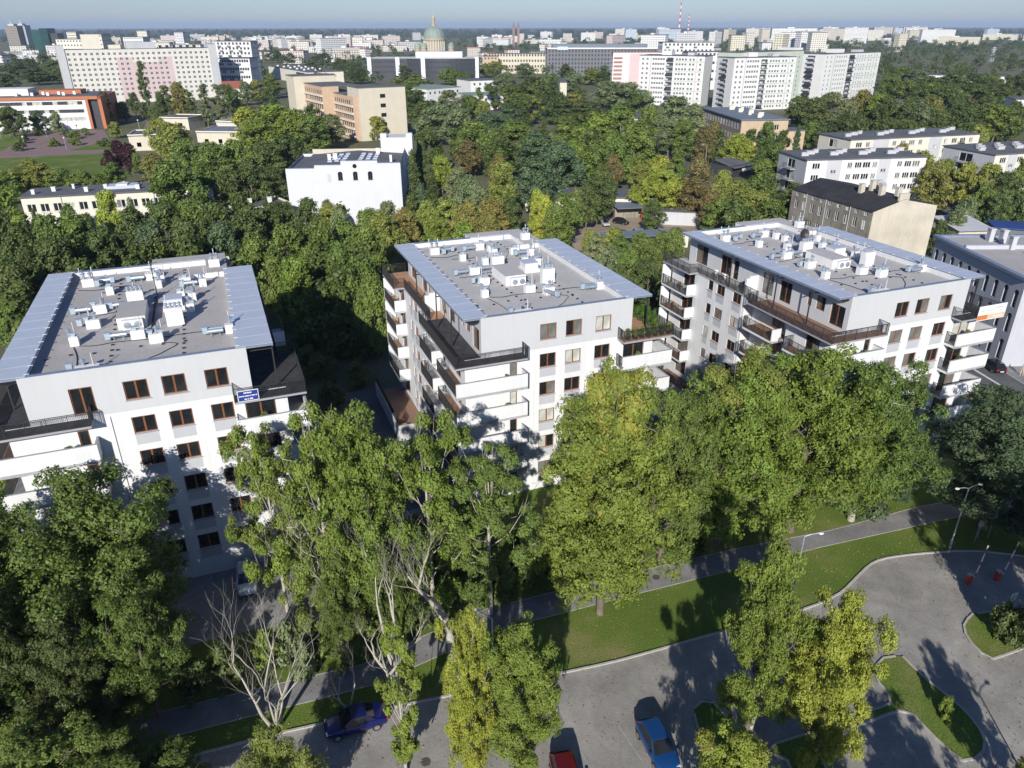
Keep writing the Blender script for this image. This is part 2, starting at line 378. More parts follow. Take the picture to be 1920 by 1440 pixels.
# street on the right, with its painted line and pavement
rdL = PX((1990, 824), (1854, 737), (1840, 728), (1780, 690)); rdR = PX((2010, 777), (1916, 718.7), (1878, 695), (1800, 647))
road = sheet('street', [(p.x, p.y) for p in rdL]+[(p.x, p.y) for p in reversed(rdR)], .02, M['road'])
sheet('road_line', PX((1815, 684), (1837.5, 698), (1876, 721.5), (1874, 723.5), (1835, 700), (1812.5, 685.5)), .028, M['paint'], parent=road)
sheet('road_line', PX((1884, 727), (1895, 734), (1892.5, 736), (1881.5, 729)), .028, M['paint'], parent=road)
kerb_stones([Vector((p.x, p.y, 0)) for p in rdR])
sheet('pavement', [(p.x, p.y) for p in rdR]+[(p.x, p.y) for p in PX((1780, 612), (1852, 651), (1907, 682), (2020, 745))], .024, M['asphalt'])
# yard with parked cars behind the middle block, red plaza far left, other yards
sheet('yard', PX((1040, 400), (1300, 392), (1330, 430), (1260, 470), (1080, 470)), .01, M['sand'])
sheet('plaza', PX((0, 285), (40, 262), (55, 248), (195, 243), (205, 262), (120, 285), (-60, 300)), .012, M['redpave'])
sheet('plaza', PX((-60, 300), (-60, 290), (200, 280), (200, 287)), .016, M['redpave'])
sheet('plaza', PX((270, 240), (282, 205), (312, 205), (312, 240)), .012, M['redpave'])
sheet('street', PX((1160, 345), (1300, 250), (1345, 262), (1250, 345)), .012, M['road'])
sheet('yard', PX((1750, 395), (1790, 372), (1870, 392), (1850, 420)), .012, M['road'])
# manhole covers and the car-park bay lines
for u, v in ((798, 1429), (1483, 1299), (1230, 1083), (1710, 1315)):
    p = G(u, v); tag(MB().lathe([(.33, .016), (.33, .03), (.27, .034)], k=20).build('manhole_cover', M['iron'], None, (p.x, p.y, 0)), kind='structure')
for i in range(6):
    p = G(1000+i*105, 1440-i*2); q = G(1000+i*95-30, 1370-i*4)
    d = Vector((q.x-p.x, q.y-p.y, 0)).normalized(); n_ = Vector((-d.y, d.x, 0))*.035
    tag(MB().quad((p.x-n_.x, p.y-n_.y, .018), (q.x-n_.x, q.y-n_.y, .018), (q.x+n_.x, q.y+n_.y, .018), (p.x+n_.x, p.y+n_.y, .018)).build('bay_line', M['bay']), kind='structure')
# ------------------------------------------------------------------ windows shared by all buildings
_wcache = {}
def window_meshes(w, h, fm, nm=2, fr=.09):
    key = (round(w, 2), round(h, 2), fm, nm)
    if key not in _wcache:
        f = MB(); y0, y1 = .085, .135
        f.box(0, fr, y0, y1, 0, h).box(w-fr, w, y0, y1, 0, h).box(fr, w-fr, y0, y1, 0, fr).box(fr, w-fr, y0, y1, h-fr, h)
        xs = [fr+(w-2*fr)*i/nm for i in range(nm+1)]
        for x in xs[1:-1]: f.box(x-fr*.75, x+fr*.75, y0-.004, y1, fr, h-fr)
        panes = []
        for i in range(nm):
            a = xs[i]+(fr*.75 if i else 0); b = xs[i+1]-(fr*.75 if i < nm-1 else 0)
            panes.append(MB().box(a, b, .112, .122, fr, h-fr))
        s_ = MB().box(-.06, w+.06, -.10, .09, -.05, -.002)
        _wcache[key] = (f.mesh('window', M[fm]), [[p.mesh('pane', M[g]) for p in panes] for g in ('glass', 'glassb', 'glassl', 'glassd')], s_.mesh('sill', M['capgrey']))
    return _wcache[key]
wr = random.Random(11)
def add_window(root, o, d, s0, s1, z0, z1, fm='frame', nm=2, sill=True, mix=(.62, .25, .13), panes=True):
    """window in an opening of a wall panel that starts at o along d"""
    w, h = s1-s0, z1-z0; fmesh, pn, sm = window_meshes(w, h, fm, nm)
    W_ = inst('window', fmesh, root, (o[0]+d[0]*s0, o[1]+d[1]*s0, z0), math.atan2(d[1], d[0]))
    kind = wr.choices((0, 1, 2), mix)[0]
    for i in range(nm):
        k = kind if wr.random() > .3 else 0
        inst('pane', pn[k][i], W_)
    if sill: inst('sill', sm, W_)
    return W_
def railing_mesh(a, b, z0, h, step=.12):
    m = MB(); a = Vector((a[0], a[1], 0)); b = Vector((b[0], b[1], 0)); L_ = (b-a).length; d = (b-a)/L_
    for zz, t in ((z0+h, .045), (z0+.08, .03)): m.bar((a.x, a.y, zz), (b.x, b.y, zz), .04, t)
    n = max(1, int(L_/step))
    for i in range(n+1):
        p = a+d*(L_*i/n); big = .022 if i % 12 else .05
        m.bar((p.x, p.y, z0), (p.x, p.y, z0+h-.02), big, .03 if i % 12 else .05)
    return m
def railing(parent, pts, z0, h=1.15, step=.12):
    m = MB()
    for a, b in zip(pts, pts[1:]):
        k = railing_mesh(a, b, z0, h, step); n = len(m.v); m.v += k.v; m.f += [tuple(i+n for i in f) for f in k.f]
    return m.build('railing', M['rail'], parent)

# ------------------------------------------------------------------ roof plant of the white blocks (shared meshes)
def vent_parts():
    P = {}
    P['box'] = MB().box(-.34, .34, -.32, .32, 0, .78).mesh('vent_box', M['ventw'])
    P['boxl'] = MB().box(-.54, .54, -.34, .34, 0, .78).mesh('vent_box', M['ventw'])
    P['tall'] = MB().box(-.7, .7, -.38, .38, 0, 1.6).mesh('chimney_stack', M['ventw'])
    P['cowl'] = MB().box(-.15, .15, -.15, .15, 0, .16).box(-.23, .23, -.23, .23, .2, .3).lathe([(.14, .14), (.14, .22)], k=8).mesh('cowl', M['bluebox'])
    m = MB().tube([(0, 0, .1), (0, 0, .5), (.06, 0, .62)], .13, 10); m.lathe([(.26, .5), (.06, .68)], k=10)
    P['flue'] = m.mesh('flue', M['galv'])
    P['mast'] = MB().tube([(0, 0, 0), (0, 0, 1.1)], .045, 6).mesh('vent_pipe', M['pipe'])
    m = MB().tube([(0, 0, .5), (1.25, 0, .5)], .2, 10)
    for x in (.25, .95): m.bar((x, -.2, 0), (x, -.2, .42), .04).bar((x, .2, 0), (x, .2, .42), .04)
    P['duct'] = m.mesh('duct', M['galv'])
    P['fan'] = MB().box(-.2, .2, -.2, .2, .22, .74).box(-.25, .25, -.25, .25, .742, .8).mesh('fan_box', M['bluebox'])
    m = MB()
    for i in range(4): m.tube([(-.54+i*.36, 0, 0), (-.54+i*.36, 0, .28)], .1, 8); m.lathe([(.17, .26), (.17, .36), (.12, .42)], -.54+i*.36, 0, 8)
    P['pots'] = m.mesh('flue_pots', M['galv'])
    P['pad'] = MB().box(-.11, .11, -.08, .08, 0, .09).mesh('cable_pad', M['black'])
    return P
VP = vent_parts()

def white_block(bi, label, x, y, th, roof, cols, front_floor, side_floor, opts):
    dz = roof-20.05; root = empty('apartment_block', (x, y, 0), th, label, 'building', None)
    Z = lambda z: z+dz
    rng = random.Random(40+bi)
    W0, W1 = -1.68, 18.6; D1 = 29.0; LV = 3.05
    HB = (1, 0); HL = (0, -1); HR = (0, 1)
    # --- openings
    front_up = [(c, c+1.72, Z(17.0), Z(18.6)) for c in cols]
    if opts.get('door'): front_up.append((*opts['door'], Z(16.42), Z(18.62)))
    front_lo = []; spand = []
    for k in range(1, 6):
        z0 = Z(15.5-LV*(k-1)-1.46)
        if z0 < .4: continue
        for c in cols:
            front_lo.append((c-W0, c-W0+1.72, z0, z0+1.46)); spand.append((c, c+1.72, z0-1.02, z0-.06))
        front_lo.append((15.2-W0, 17.6-W0, z0-1.1, z0+1.36))
        front_lo.append((2.85-W0, 3.62-W0, z0-1.1, z0+1.0))
    wall = MB(); up = MB()
    wall.panel((W0, 0), HB, W1-W0, 0, Z(16.1), front_lo)
    up.panel((0, 0), HB, 16, Z(16.1), Z(20.05), front_up)
    # left side: front bay, recess, rear part
    sideL = []
    for k in range(1, 6):
        zt = Z(15.85-LV*(k-1)); 
        if zt-1.35 < .5: continue
        for a, b in ((20.0, 21.0), (17.65, 19.2), (14.5, 16.05)): sideL.append((a, b, zt-1.33, zt, 'w'))
        sideL.append((23.9, 26.3, zt-2.35, zt-.1, 'd')); sideL.append((1.4, 3.4, zt-2.35, zt-.1, 'd'))
    def left(mb, xx, ya, yb, z0, z1, lst):
        h = [(yb-b, yb-a, c, e) for a, b, c, e, *_ in lst if a >= ya-.01 and b <= yb+.01]
        mb.panel((xx, yb), HL, yb-ya, z0, z1, h); return [((xx, yb), q) for q in h]
    wl = []
    wl += left(wall, W0, 13.8, D1, 0, Z(15.8), sideL); wl += left(wall, W0, 0, 6.5, 0, Z(15.8), sideL)
    rec = []
    for k in range(1, 6):
        zt = Z(15.75-LV*(k-1))
        if zt-2.3 > .3: rec += [(8.2, 10.2, zt-2.3, zt, 'd'), (11.3, 12.9, zt-1.35, zt, 'w')]
    wl += left(wall, -.4, 6.5, 13.8, 0, Z(15.8), rec)
    wall.panel((W0, 13.8), (1, 0), 1.28, 0, Z(15.8)); wall.panel((-.4, 6.5), (-1, 0), 1.28, 0, Z(15.8))
    # right side and back
    sideR = []
    for k in range(1, 6):
        zt = Z(15.75-LV*(k-1))
        if zt-2.3 > .3: sideR += [(1.2, 3.4, zt-2.25, zt), (9.0, 11.2, zt-2.25, zt), (14.2, 15.8, zt-1.35, zt), (18.4, 20.6, zt-2.25, zt), (24.2, 25.8, zt-1.35, zt)]
    wall.panel((W1, 0), HR, D1, 0, Z(15.8), sideR); wall.panel((W1, D1), (-1, 0), W1-W0, 0, Z(15.8))
    # penthouse sides
    pl = [(.6, 2.5, Z(16.4), Z(18.65)), (3.35, 4.6, Z(17.3), Z(18.8)), (5.3, 5.9, Z(17.3), Z(18.8)), (8.4, 10.25, Z(16.4), Z(18.75)), (11.4, 13.2, Z(16.4), Z(18.8)), (17.7, 18.7, Z(16.4), Z(18.75)), (19.2, 21.2, Z(16.4), Z(18.75)), (24, 26.5, Z(16.4), Z(18.8))]
    hpl = [(28-b, 28-a, c, e) for a, b, c, e in pl]; up.panel((0, 28), HL, 28, Z(16.0), Z(20.05), hpl)
    hpr = [(2, 4.4, Z(16.4), Z(18.7)), (8, 9.6, Z(17), Z(18.6)), (12, 14.4, Z(16.4), Z(18.7)), (18, 20.4, Z(16.4), Z(18.7))]
    up.panel((16, 0), HR, 28, Z(16.0), Z(20.05), hpr); up.panel((16, 28), (-1, 0), 16, Z(16.0), Z(20.05))
    wall.build('wall', M['white'], root); up.build('penthouse_wall', M['grey'], root)
    # --- windows
    mxf = (.85, .1, .05) if bi == 0 else (.38, .42, .2)
    for h in front_up: add_window(root, (0, 0), HB, *h, mix=mxf)
    for h in front_lo: add_window(root, (W0, 0), HB, *h, nm=1 if h[1]-h[0] < 1 else 2, sill=h[3]-h[2] < 1.8, mix=mxf)
    for o, h in wl: add_window(root, o, HL, *h, nm=1 if h[1]-h[0] < 1.1 else 2, sill=h[3]-h[2] < 1.8, mix=(.5, .4, .1))
    for h in sideR: add_window(root, (W1, 0), HR, *h)
    for h in hpl: add_window(root, (0, 28), HL, *h, nm=1 if h[1]-h[0] < 1.1 else 2, sill=False, mix=(.45, .45, .1))
    for h in hpr: add_window(root, (16, 0), HR, *h, sill=False)
    for a, b, z0, z1 in spand: MB().box(a, b, -.006, .02, z0, z1).build('spandrel', M['spandrel'], root)
    for a, b, c, e, t in sideL:
        if t == 'w': MB().box(W0-.006, W0+.02, a, b, c-1.02, c-.07).build('spandrel', M['spandrel'], root)
    for px_ in (5.3,): MB().tube([(px_, -.07, .1), (px_, -.07, Z(15.9))], .04, 6).build('downpipe', M['framew'], root)
    MB().tube([(W0-.07, 14.15, .1), (W0-.07, 14.15, Z(15.7))], .04, 6).build('downpipe', M['framew'], root)
    # --- penthouse terraces
    tz = Z(16.0)
    def slab(name, rects, z0, z1, m, parent=root):
        k = MB()
        for r_ in rects: k.box(*r_, z0, z1)
        return k.build(name, m, parent)
    slab('terrace_slab', [(-3, .0, -1.4, 11.7), (.001, 4.18, -1.4, -.001)], tz-.2, tz-.03, M['capgrey'])
    slab('terrace_slab', [(-1.75, .0, 11.702, 23.3), (-3, .0, 23.302, 29.6)], tz-.2, tz-.03, M['capgrey'])
    slab('terrace_slab', [(14.45, 20.1, -1.4, -.001), (16.001, 20.1, .0, 7.4), (16.001, 18.62, 7.402, 29.0), (.002, 16, 28.002, 29.6)], tz-.2, tz-.03, M['capgrey'])
    slab('terrace_floor', [(-2.95, -.02, -1.35, 11.6), (-.019, 4.1, -1.35, -.02)], tz-.028, tz+.03, front_floor)
    slab('terrace_floor', [(-1.7, -.02, 11.65, 23.3), (-2.95, -.02, 23.35, 29.5)], tz-.028, tz+.03, side_floor)
    slab('terrace_floor', [(14.5, 20.05, -1.35, -.02), (16.02, 20.05, 0.0, 7.35), (16.02, 18.58, 7.352, 28.9)], tz-.028, tz+.03, opts['right_floor'])
    railing(root, [(4.15, -.02), (4.15, -1.37), (-2.97, -1.37), (-2.97, 11.67), (-1.72, 11.67), (-1.72, 23.33), (-2.97, 23.33), (-2.97, 29.57), (0, 29.57)], tz-.15, 1.3, .115)
    railing(root, [(14.48, -.02), (14.48, -1.37), (20.07, -1.37), (20.07, 7.37), (18.6, 7.37), (18.6, 28.97), (16, 28.97)], tz-.15, 1.3, .115)
    # terrace privacy wall with a rounded top
    MB().prism([(-1.6, 14.0), (0, 14.0), (0, 14.3), (-1.6, 14.3)], tz+.03, tz+1.9).box(-1.1, -.003, 14.0, 14.3, tz+1.9, tz+2.15).build('privacy_wall', M['white'], root)
    MB().prism([(16.003, 13.0), (18.4, 13.0), (18.4, 13.3), (16.003, 13.3)], tz+.03, tz+1.9).build('privacy_wall', M['white'], root)
    # --- balconies
    def balcony(rects, parapets, rails, z, floor):
        b = MB()
        for r_ in rects: b.box(*r_, z-.27, z-.02)
        for p in parapets: b.box(*p[:4], z-.268 if len(p) < 5 else p[4], z+1.34 if len(p) < 6 else p[5])
        B_ = b.build('balcony', M['white'], root)
        c = MB(); f = MB()
        for p in parapets:
            if len(p) == 4: c.box(p[0]-.02, p[1]+.02, p[2]-.02, p[3]+.02, z+1.342, z+1.375)
        if c.v: c.build('parapet_cap', M['capgrey'], B_)
        for r_ in rects: f.box(r_[0]+.13, r_[1]-.02, r_[2]+.13, r_[3]-.02, z-.018, z+.02)
        f.build('balcony_floor', floor, B_)
        for r_ in rails: railing(B_, r_, z-.1, 1.4, .115)
    for k in range(1, 5):
        z = Z(13.02-LV*(k-1))
        if z < 1.5: continue
        fl = rng.choice([M['wood'], M['wood'], M['paleflr'], M['woodd']])
        balcony([(-3, 4.18, -1.4, -.003), (-3, W0-.003, .0, 5.2)], [(-3, 4.18, -1.4, -1.27), (4.06, 4.18, -1.248, -.004)], [[(-2.97, -1.25), (-2.97, 5.17), (W0, 5.17)]], z, fl)
        balcony([(-3, -.42, 7, 12)], [(-3, W0-.1, 7, 7.13)], [[(-2.97, 7.15), (-2.97, 11.97), (W0-.2, 11.97)]], z, rng.choice([M['wood'], M['paleflr']]))
        balcony([(-3, W0-.003, 23.5, 29.5)], [(-3, W0-.004, 23.5, 23.62), (-3, W0-.004, 29.38, 29.5, z-.268, z+2.5)], [[(-2.97, 23.65), (-2.97, 29.35)]], z, rng.choice([M['wood'], M['paleflr']]))
        balcony([(14.45, 20.15, -1.4, -.003), (W1+.003, 20.15, .0, 5.5)], [(14.45, 20.15, -1.4, -1.27), (20.03, 20.15, -1.248, 5.5), (W1+.005, 20.01, 5.4, 5.5)], [[(14.48, -.03), (14.48, -1.25)]], z, M['paleflr'])
        balcony([(W1+.003, 20.1, 8.3, 12.2)], [(W1+.004, 20.1, 8.3, 8.42)], [[(20.07, 8.45), (20.07, 12.17), (W1, 12.17)]], z, M['paleflr'])
        balcony([(W1+.003, 20.1, 17.5, 22)], [(W1+.004, 20.1, 17.5, 17.62)], [[(20.07, 17.65), (20.07, 21.97), (W1, 21.97)]], z, M['paleflr'])
    # ground terrace wall on the left
    MB().box(-5.4, -5.2, 15, 28, 0, 2.0).box(-5.198, W0-.003, 15, 15.2, 0, 2.0).build('garden_wall', M['grey'], root)
    MB().box(-5.19, W0-.01, 15.21, 27.9, 0.02, .8).build('ground_terrace', M['woodd'], root)
    railing(root, [(-5.3, 15.1), (-5.3, 27.9)], 2.0, 1.0, .14)
    # --- roof
    rf = MB().box(.005, 15.995, .005, 27.9, Z(19.2), Z(19.5)).build('roof', opts['membrane'], root)
    par = MB().box(.02, 15.98, .012, .34, Z(19.502), Z(20.02)).box(.02, .42, .342, 27.9, Z(19.502), Z(20.0)).box(15.2, 15.98, .342, 22.3, Z(19.502), Z(20.0))
    par.box(.422, 13.5, 27.4, 27.9, Z(19.502), Z(20.03)).box(12.3, 15.6, 22.302, 22.5, Z(19.502), Z(20.0)).box(13.5, 13.7, 22.502, 27.398, Z(19.502), Z(20.0))
    par.build('parapet', M['white'], root)
    MB().box(-.05, 16.05, -.05, .36, Z(20.052), Z(20.085)).build('coping', M['coping'], root); MB().box(.4, 8.1, 27.38, 27.95, Z(20.032), Z(20.07)).build('coping', M['coping'], root)
    MB().box(13.55, 15.62, 22.4, 29.8, Z(20.004), Z(20.05)).box(8.1, 13.548, 27.9, 29.8, Z(20.004), Z(20.05)).build('rear_roof_plate', opts['membrane'], root)
    MB().box(8.12, 15.6, 27.95, 29.75, Z(15.9), Z(20.0)).build('stair_bay', M['white'], root)
    # canopies: steel frame and separate sheets, small clips along the inner edge
    for xa, xb, ylen, n in ((-1.68, .62, 27.7, 13), (15.22, 18.1, 23.4, 11)):
        fr = MB()
        inner = .0 if xa < 0 else 16.0; outer = xa if xa < 0 else xb
        fr.box(min(outer, outer+(.1 if xa < 0 else -.1)), max(outer, outer+(.1 if xa < 0 else -.1)), .02, ylen, Z(19.86), Z(20.09))
        for j in range(n+1):
            yy = .06+(ylen-.12)*j/n; fr.bar((outer, yy, Z(19.97)), (inner, yy, Z(19.97)), .06, .16)
        C_ = fr.build('canopy', M['coping'], root)
        for j in range(n):
            y0, y1 = ylen*j/n+.022, ylen*(j+1)/n-.022
            MB().box(xa, xb, y0, y1, Z(20.09), Z(20.125)).build('canopy_sheet', M['canopy'], C_)
        ex = xb-.16 if xa < 0 else xa-.02; cl = MB()
        for j in range(2*n-9 if n > 11 else n+2):
            m_ = 2*n-9 if n > 11 else n+2; yy = .4+(ylen-.8)*j/(m_-1); cl.box(ex, ex+.36, yy-.05, yy+.05, Z(20.127), Z(20.17))
        cl.build('canopy_clip', M['pipe'], C_)
        if xa < 0:
            for j in range(5): MB().bar((outer+.2+j*.22, .05, Z(19.84-.05*j)), (outer+.95+j*.22, .45, Z(19.6)), .04, .12).build('canopy_brace', M['rail'], C_)
            posts = ((-1.72, 17.0), (-1.72, 9.0), (-1.72, 3.75))
        else: posts = ((18.0, .6), (18.0, 8.0), (18.0, 16.0))
        for px, py in posts:
            MB().bar((px, py, tz), (px, py, Z(19.9)), .11).bar((px-.02, py, Z(19.45)), (inner, py, Z(19.45)), .08, .1).build('canopy_post', M['rail'], C_)
    # --- roof plant
    dk = Z(19.502)
    def unit(kind, px, py, parts=(), rz=0.0):
        u = inst({'box': 'vent_box', 'boxl': 'vent_box', 'tall': 'chimney_stack'}[kind], VP[kind], root, (px, py, dk), rz)
        top = 1.6 if kind == 'tall' else .78
        for p, ox, oy, r in parts:
            nm = {'cowl': 'cowl', 'flue': 'flue', 'mast': 'vent_pipe', 'duct': 'duct', 'fan': 'fan_box', 'pots': 'flue_pots'}[p]
            inst(nm, VP[p], u, (ox, oy, 0 if p in ('duct', 'fan') else top), r)
        return u
    PI_ = math.pi
    U = [('boxl', 2.3, 23.9, [('flue', -.3, 0, 0), ('flue', .3, 0, 1), ('mast', -.6, .2, 0), ('mast', .5, .25, 0), ('duct', .75, -.1, 0), ('fan', 2.2, -.1, 0), ('fan', .9, -.9, 0)]),
         ('box', 4.6, 20.2, [('cowl', 0, 0, 0)]), ('box', 6.7, 17.7, [('cowl', 0, 0, 0), ('flue', .35, .2, 0), ('mast', .4, -.3, 0)]),
         ('boxl', 4.3, 14.8, [('cowl', -.5, .1, 0), ('flue', .2, 0, 0), ('mast', .4, .2, 0), ('duct', -2.0, -.1, 0), ('fan', -2.2, -.1, 0)]),
         ('boxl', 4.1, 10.9, [('flue', .2, 0, 0), ('mast', -.2, .2, 0), ('fan', -1.1, .4, 0), ('cowl', -.45, 0, 0)]),
         ('box', 2.9, 7.0, [('cowl', 0, 0, 0), ('mast', .1, .3, 0), ('flue', -.3, .1, 0)]), ('tall', 7.35, 15.3, [('pots', 0, 0, 0), ('duct', -2.0, -.2, 0), ('fan', -2.2, -.2, 0)]),
         ('boxl', 8.1, 24.0, [('cowl', .2, 0, 0), ('mast', 0, .25, 0), ('duct', -1.9, -.5, 0), ('fan', -2.1, -.5, 0)]),
         ('box', 9.1, 22.6, [('flue', 0, 0, 0), ('mast', .3, .2, 0)]), ('box', 9.0, 20.9, [('flue', .2, 0, 0), ('cowl', -.2, 0, 0)]),
         ('boxl', 11.5, 20.8, [('cowl', 0, 0, 0), ('mast', .5, 0, 0)]), ('box', 13.1, 19.6, [('flue', 0, 0, 0), ('mast', .3, .2, 0), ('duct', -1.75, 0, 0), ('fan', -1.95, 0, 0)]),
         ('box', 11.0, 16.4, [('cowl', -.1, 0, 0), ('mast', .3, 0, 0)]), ('box', 12.1, 15.5, [('flue', .1, 0, 0), ('mast', .3, .2, 0), ('cowl', -.3, 0, 0)]),
         ('tall', 10.65, 9.1, [('pots', 0, 0, 0), ('mast', -.5, .3, 0)]), ('boxl', 7.75, 6.9, [('cowl', -.2, 0, 0), ('mast', .3, .1, 0)] + ([('duct', -2.1, .1, 0), ('fan', -2.3, .1, 0)] if bi == 0 else [])),
         ('boxl', 9.2, 5.4, [('flue', .1, 0, 0), ('mast', .3, .25, 0), ('cowl', -.5, .1, 0), ('duct', 0, -1.3, PI_/2+.4), ('fan', .3, -1.5, .4)] if bi == 1 else [('flue', .1, 0, 0), ('cowl', -.4, .1, 0), ('cowl', .4, 0, 0), ('mast', .5, .25, 0)]),
         ('box', 14.9, 5.3, [('flue', .1, .1, 0), ('mast', .1, .3, 0), ('duct', -1.75, .1, 0), ('duct', -1.75, -.45, 0), ('fan', -1.95, 0, 0)]),
         ('box', 12.0, 12.1, [('flue', -.1, .2, 0), ('mast', .3, .2, 0), ('cowl', .2, -.1, 0)])]
    for kind, px, py, parts in U: unit(kind, px+rng.uniform(-.12, .12), py+rng.uniform(-.12, .12), parts)
    # unit on the rear plate
    ub = inst('vent_box', VP['boxl'], root, (14.4, 24.6, Z(20.05))); inst('flue', VP['flue'], ub, (-.2, 0, .78)); inst('flue', VP['flue'], ub, (.35, 0, .78)); inst('vent_pipe', VP['mast'], ub, (.1, .2, .77))
    # low unit standing at the front edge
    fu = MB().box(-.9, .8, -.15, .35, 0, .5).build('vent_box', M['ventw'], root, (4.6, .75, dk)); inst('fan_box', VP['fan'], fu, (-1.25, .3, 0)); inst('flue', VP['flue'], fu, (-.3, .2, .4)); inst('vent_pipe', VP['mast'], fu, (.4, .1, .4))
    # lift house with condenser, roof hatch
    hut = MB().box(6.05, 8.3, 9.4, 13.7, dk, dk+1.05).build('lift_house', M['ventw'], root)
    MB().box(6.0, 8.35, 9.35, 13.75, dk+1.052, dk+1.1).build('lift_house_roof', opts['membrane'], hut)
    ac = MB().box(6.45, 8.1, 8.85, 9.35, dk+.1, dk+.95).build('condenser', M['ventw'], hut)
    for cx in (6.87, 7.68):
        f_ = MB().lathe([(.3, 0), (.3, .03), (.06, .05)], k=14).build('fan', M['galv'], ac, (cx, 8.845, dk+.53)); f_.rotation_euler = (math.pi/2, 0, 0)
    ht = MB().box(9.55, 11.4, 12.8, 14.7, dk, dk+.35).box(9.7, 11.25, 12.95, 14.55, dk+.35, dk+1.0).build('roof_hatch', M['ventw'], root)
    MB().box(9.66, 11.29, 12.91, 14.59, dk+1.002, dk+1.09).build('hatch_lid', M['canopy'], ht)
    # dark cable tray, cables, cable pads, antenna mast
    MB().bar((8.75, 7.4, dk+.1), (8.75, 17.5, dk+.1), .16, .1).build('cable_tray', M['black'], root)
    def cable(pts):
        P_ = smooth_line([(p[0], p[1], 0) for p in pts], 6); MB().tube([(p.x, p.y, dk+.05) for p in P_], .03, 5).build('cable', M['black'], root)
    cable([(3.3, 6.6), (4.5, 6.2), (6, 6.4), (8, 6.2), (9.5, 6.1), (11, 6.3), (13, 6.2), (13.2, 5.4)]); cable([(2.9, 6.5), (3.4, 4.2), (3.6, 2), (3.4, 1.1)])
    cable([(2.3, 13.8), (4, 13.9), (5.5, 14.4), (7.0, 14.4)]); cable([(1.5, 22.6), (3.2, 22.0), (4.8, 22.5), (6.2, 22.4)]); cable([(3.6, 21), (5.2, 20.6), (6.4, 20.7)]); cable([(9.6, 4.9), (10.8, 4.2), (10.0, 3.0), (9.3, 2.2), (8, 1.2)])
    for i in range(24): inst('cable_pad', VP['pad'], root, (11.3 if bi != 1 else 11.3+.0*i, .8+i*1.1, dk), rng.uniform(-.2, .2))
    for i in range(20): inst('cable_pad', VP['pad'], root, (6.0-.04*i, .9+i*1.25, dk), rng.uniform(-.2, .2))
    for i in range(7): inst('cable_pad', VP['pad'], root, (1.2+i*1.7, 4.6+rng.uniform(-.3, .3), dk), 0)
    mast = MB().tube([(8.9, 17.6, dk), (8.9, 17.6, dk+3.6)], .045, 6)
    for zz in (2.4, 2.9, 3.4):
        mast.bar((8.3, 17.6, dk+zz), (9.5, 17.6, dk+zz), .03)
        for q in range(5): mast.bar((8.35+q*.27, 17.35, dk+zz), (8.35+q*.27, 17.85, dk+zz), .02)
    mast.build('antenna_mast', M['rail' if bi != 1 else 'galv'], root)
    if opts.get('dish'):
        d_ = MB().lathe([(.02, .0), (.35, .05), (.62, .17), (.6, .19), (.02, .03)], k=20).build('dish', M['rail'], root, (9.7, 18.4, dk+1.5)); d_.rotation_euler = (math.radians(78), 0, math.radians(-14))
        MB().tube([(9.7, 18.6, dk), (9.7, 18.6, dk+1.9)], .05, 6).build('dish_pole', M['galv'], root)
    return root

B1 = white_block(0, 'white apartment block at far left with dark terrace and blue notice on its railing', -36.2, 48.76, .3768, 21.09, (6.72, 9.45, 12.6), M['slate'], M['slate'], dict(door=(3.02, 4.62), membrane=M['membrane2'], right_floor=M['slate']))
B2 = white_block(1, 'middle white apartment block with potted plants on its right roof terrace', -2.87, 63.81, .3696, 20.05, (5.98, 8.70, 11.92), M['slate'], M['wood'], dict(membrane=M['membrane'], right_floor=M['wood']))
B3 = white_block(2, 'right white apartment block with brown wooden wraparound terrace and satellite dish', 33.64, 69.38, .3714, 20.16, (6.15, 8.92, 12.2), M['woodd'], M['paleflr'], dict(membrane=M['membrane'], dish=True, right_floor=M['slate']))

def in_block(B_, lx, ly, z):
    t = B_.rotation_euler.z; return Vector((B_.location.x+math.cos(t)*lx-math.sin(t)*ly, B_.location.y+math.sin(t)*lx+math.cos(t)*ly, z))
# notices hanging on terrace railings; their lettering is too small to read and stays a row of letter marks
M['signblue'] = mat('sign_blue', (.022, .045, .24), .5, .03, 1); M['signwhite'] = mat('sign_white', (.8, .8, .8), .5, .02, 1)
M['signorange'] = mat('sign_orange', (.62, .20, .05), .5, .03, 1); M['signpeach'] = mat('sign_peach', (.78, .5, .33), .5, .03, 1)
M['signgrey'] = mat('sign_grey', (.5, .5, .52), .5, .03, 1)
def letters(parent, x0, x1, z, h, m, seed=1):
    r_ = random.Random(seed); k = MB(); x = x0
    while x < x1:
        w = h*r_.uniform(.35, .7); k.box(x, min(x+w, x1), -.034, -.0285, z, z+h*r_.uniform(.75, 1)); x += w+h*r_.choice((.12, .12, .5))
    return k.build('lettering', m, parent)
s1 = empty('railing_notice', in_block(B1, 14.75, -1.45, 17.05), B1.rotation_euler.z, 'blue notice with white lettering hung on the left block terrace railing', 'sign')
MB().box(0, 1.62, -.02, .01, 0, .95).build('board', M['signwhite'], s1); MB().box(.05, 1.57, -.028, -.021, .05, .9).build('face', M['signblue'], s1)
letters(s1, .5, 1.1, .68, .13, M['signwhite'], 1); letters(s1, .12, 1.5, .42, .1, M['signwhite'], 2); letters(s1, .5, 1.2, .13, .13, M['signwhite'], 3)
s2_ = empty('railing_banner', in_block(B3, 16.5, -1.46, 15.75), B3.rotation_euler.z, 'white and orange banner hung on the right block terrace railing', 'banner')
MB().box(0, 4.1, -.02, .01, 0, 1.65).build('board', M['signwhite'], s2_); MB().box(.0, 1.5, -.028, -.021, .08, .62).build('panel', M['signorange'], s2_); MB().box(1.51, 4.1, -.028, -.021, .08, .62).build('panel', M['signpeach'], s2_)
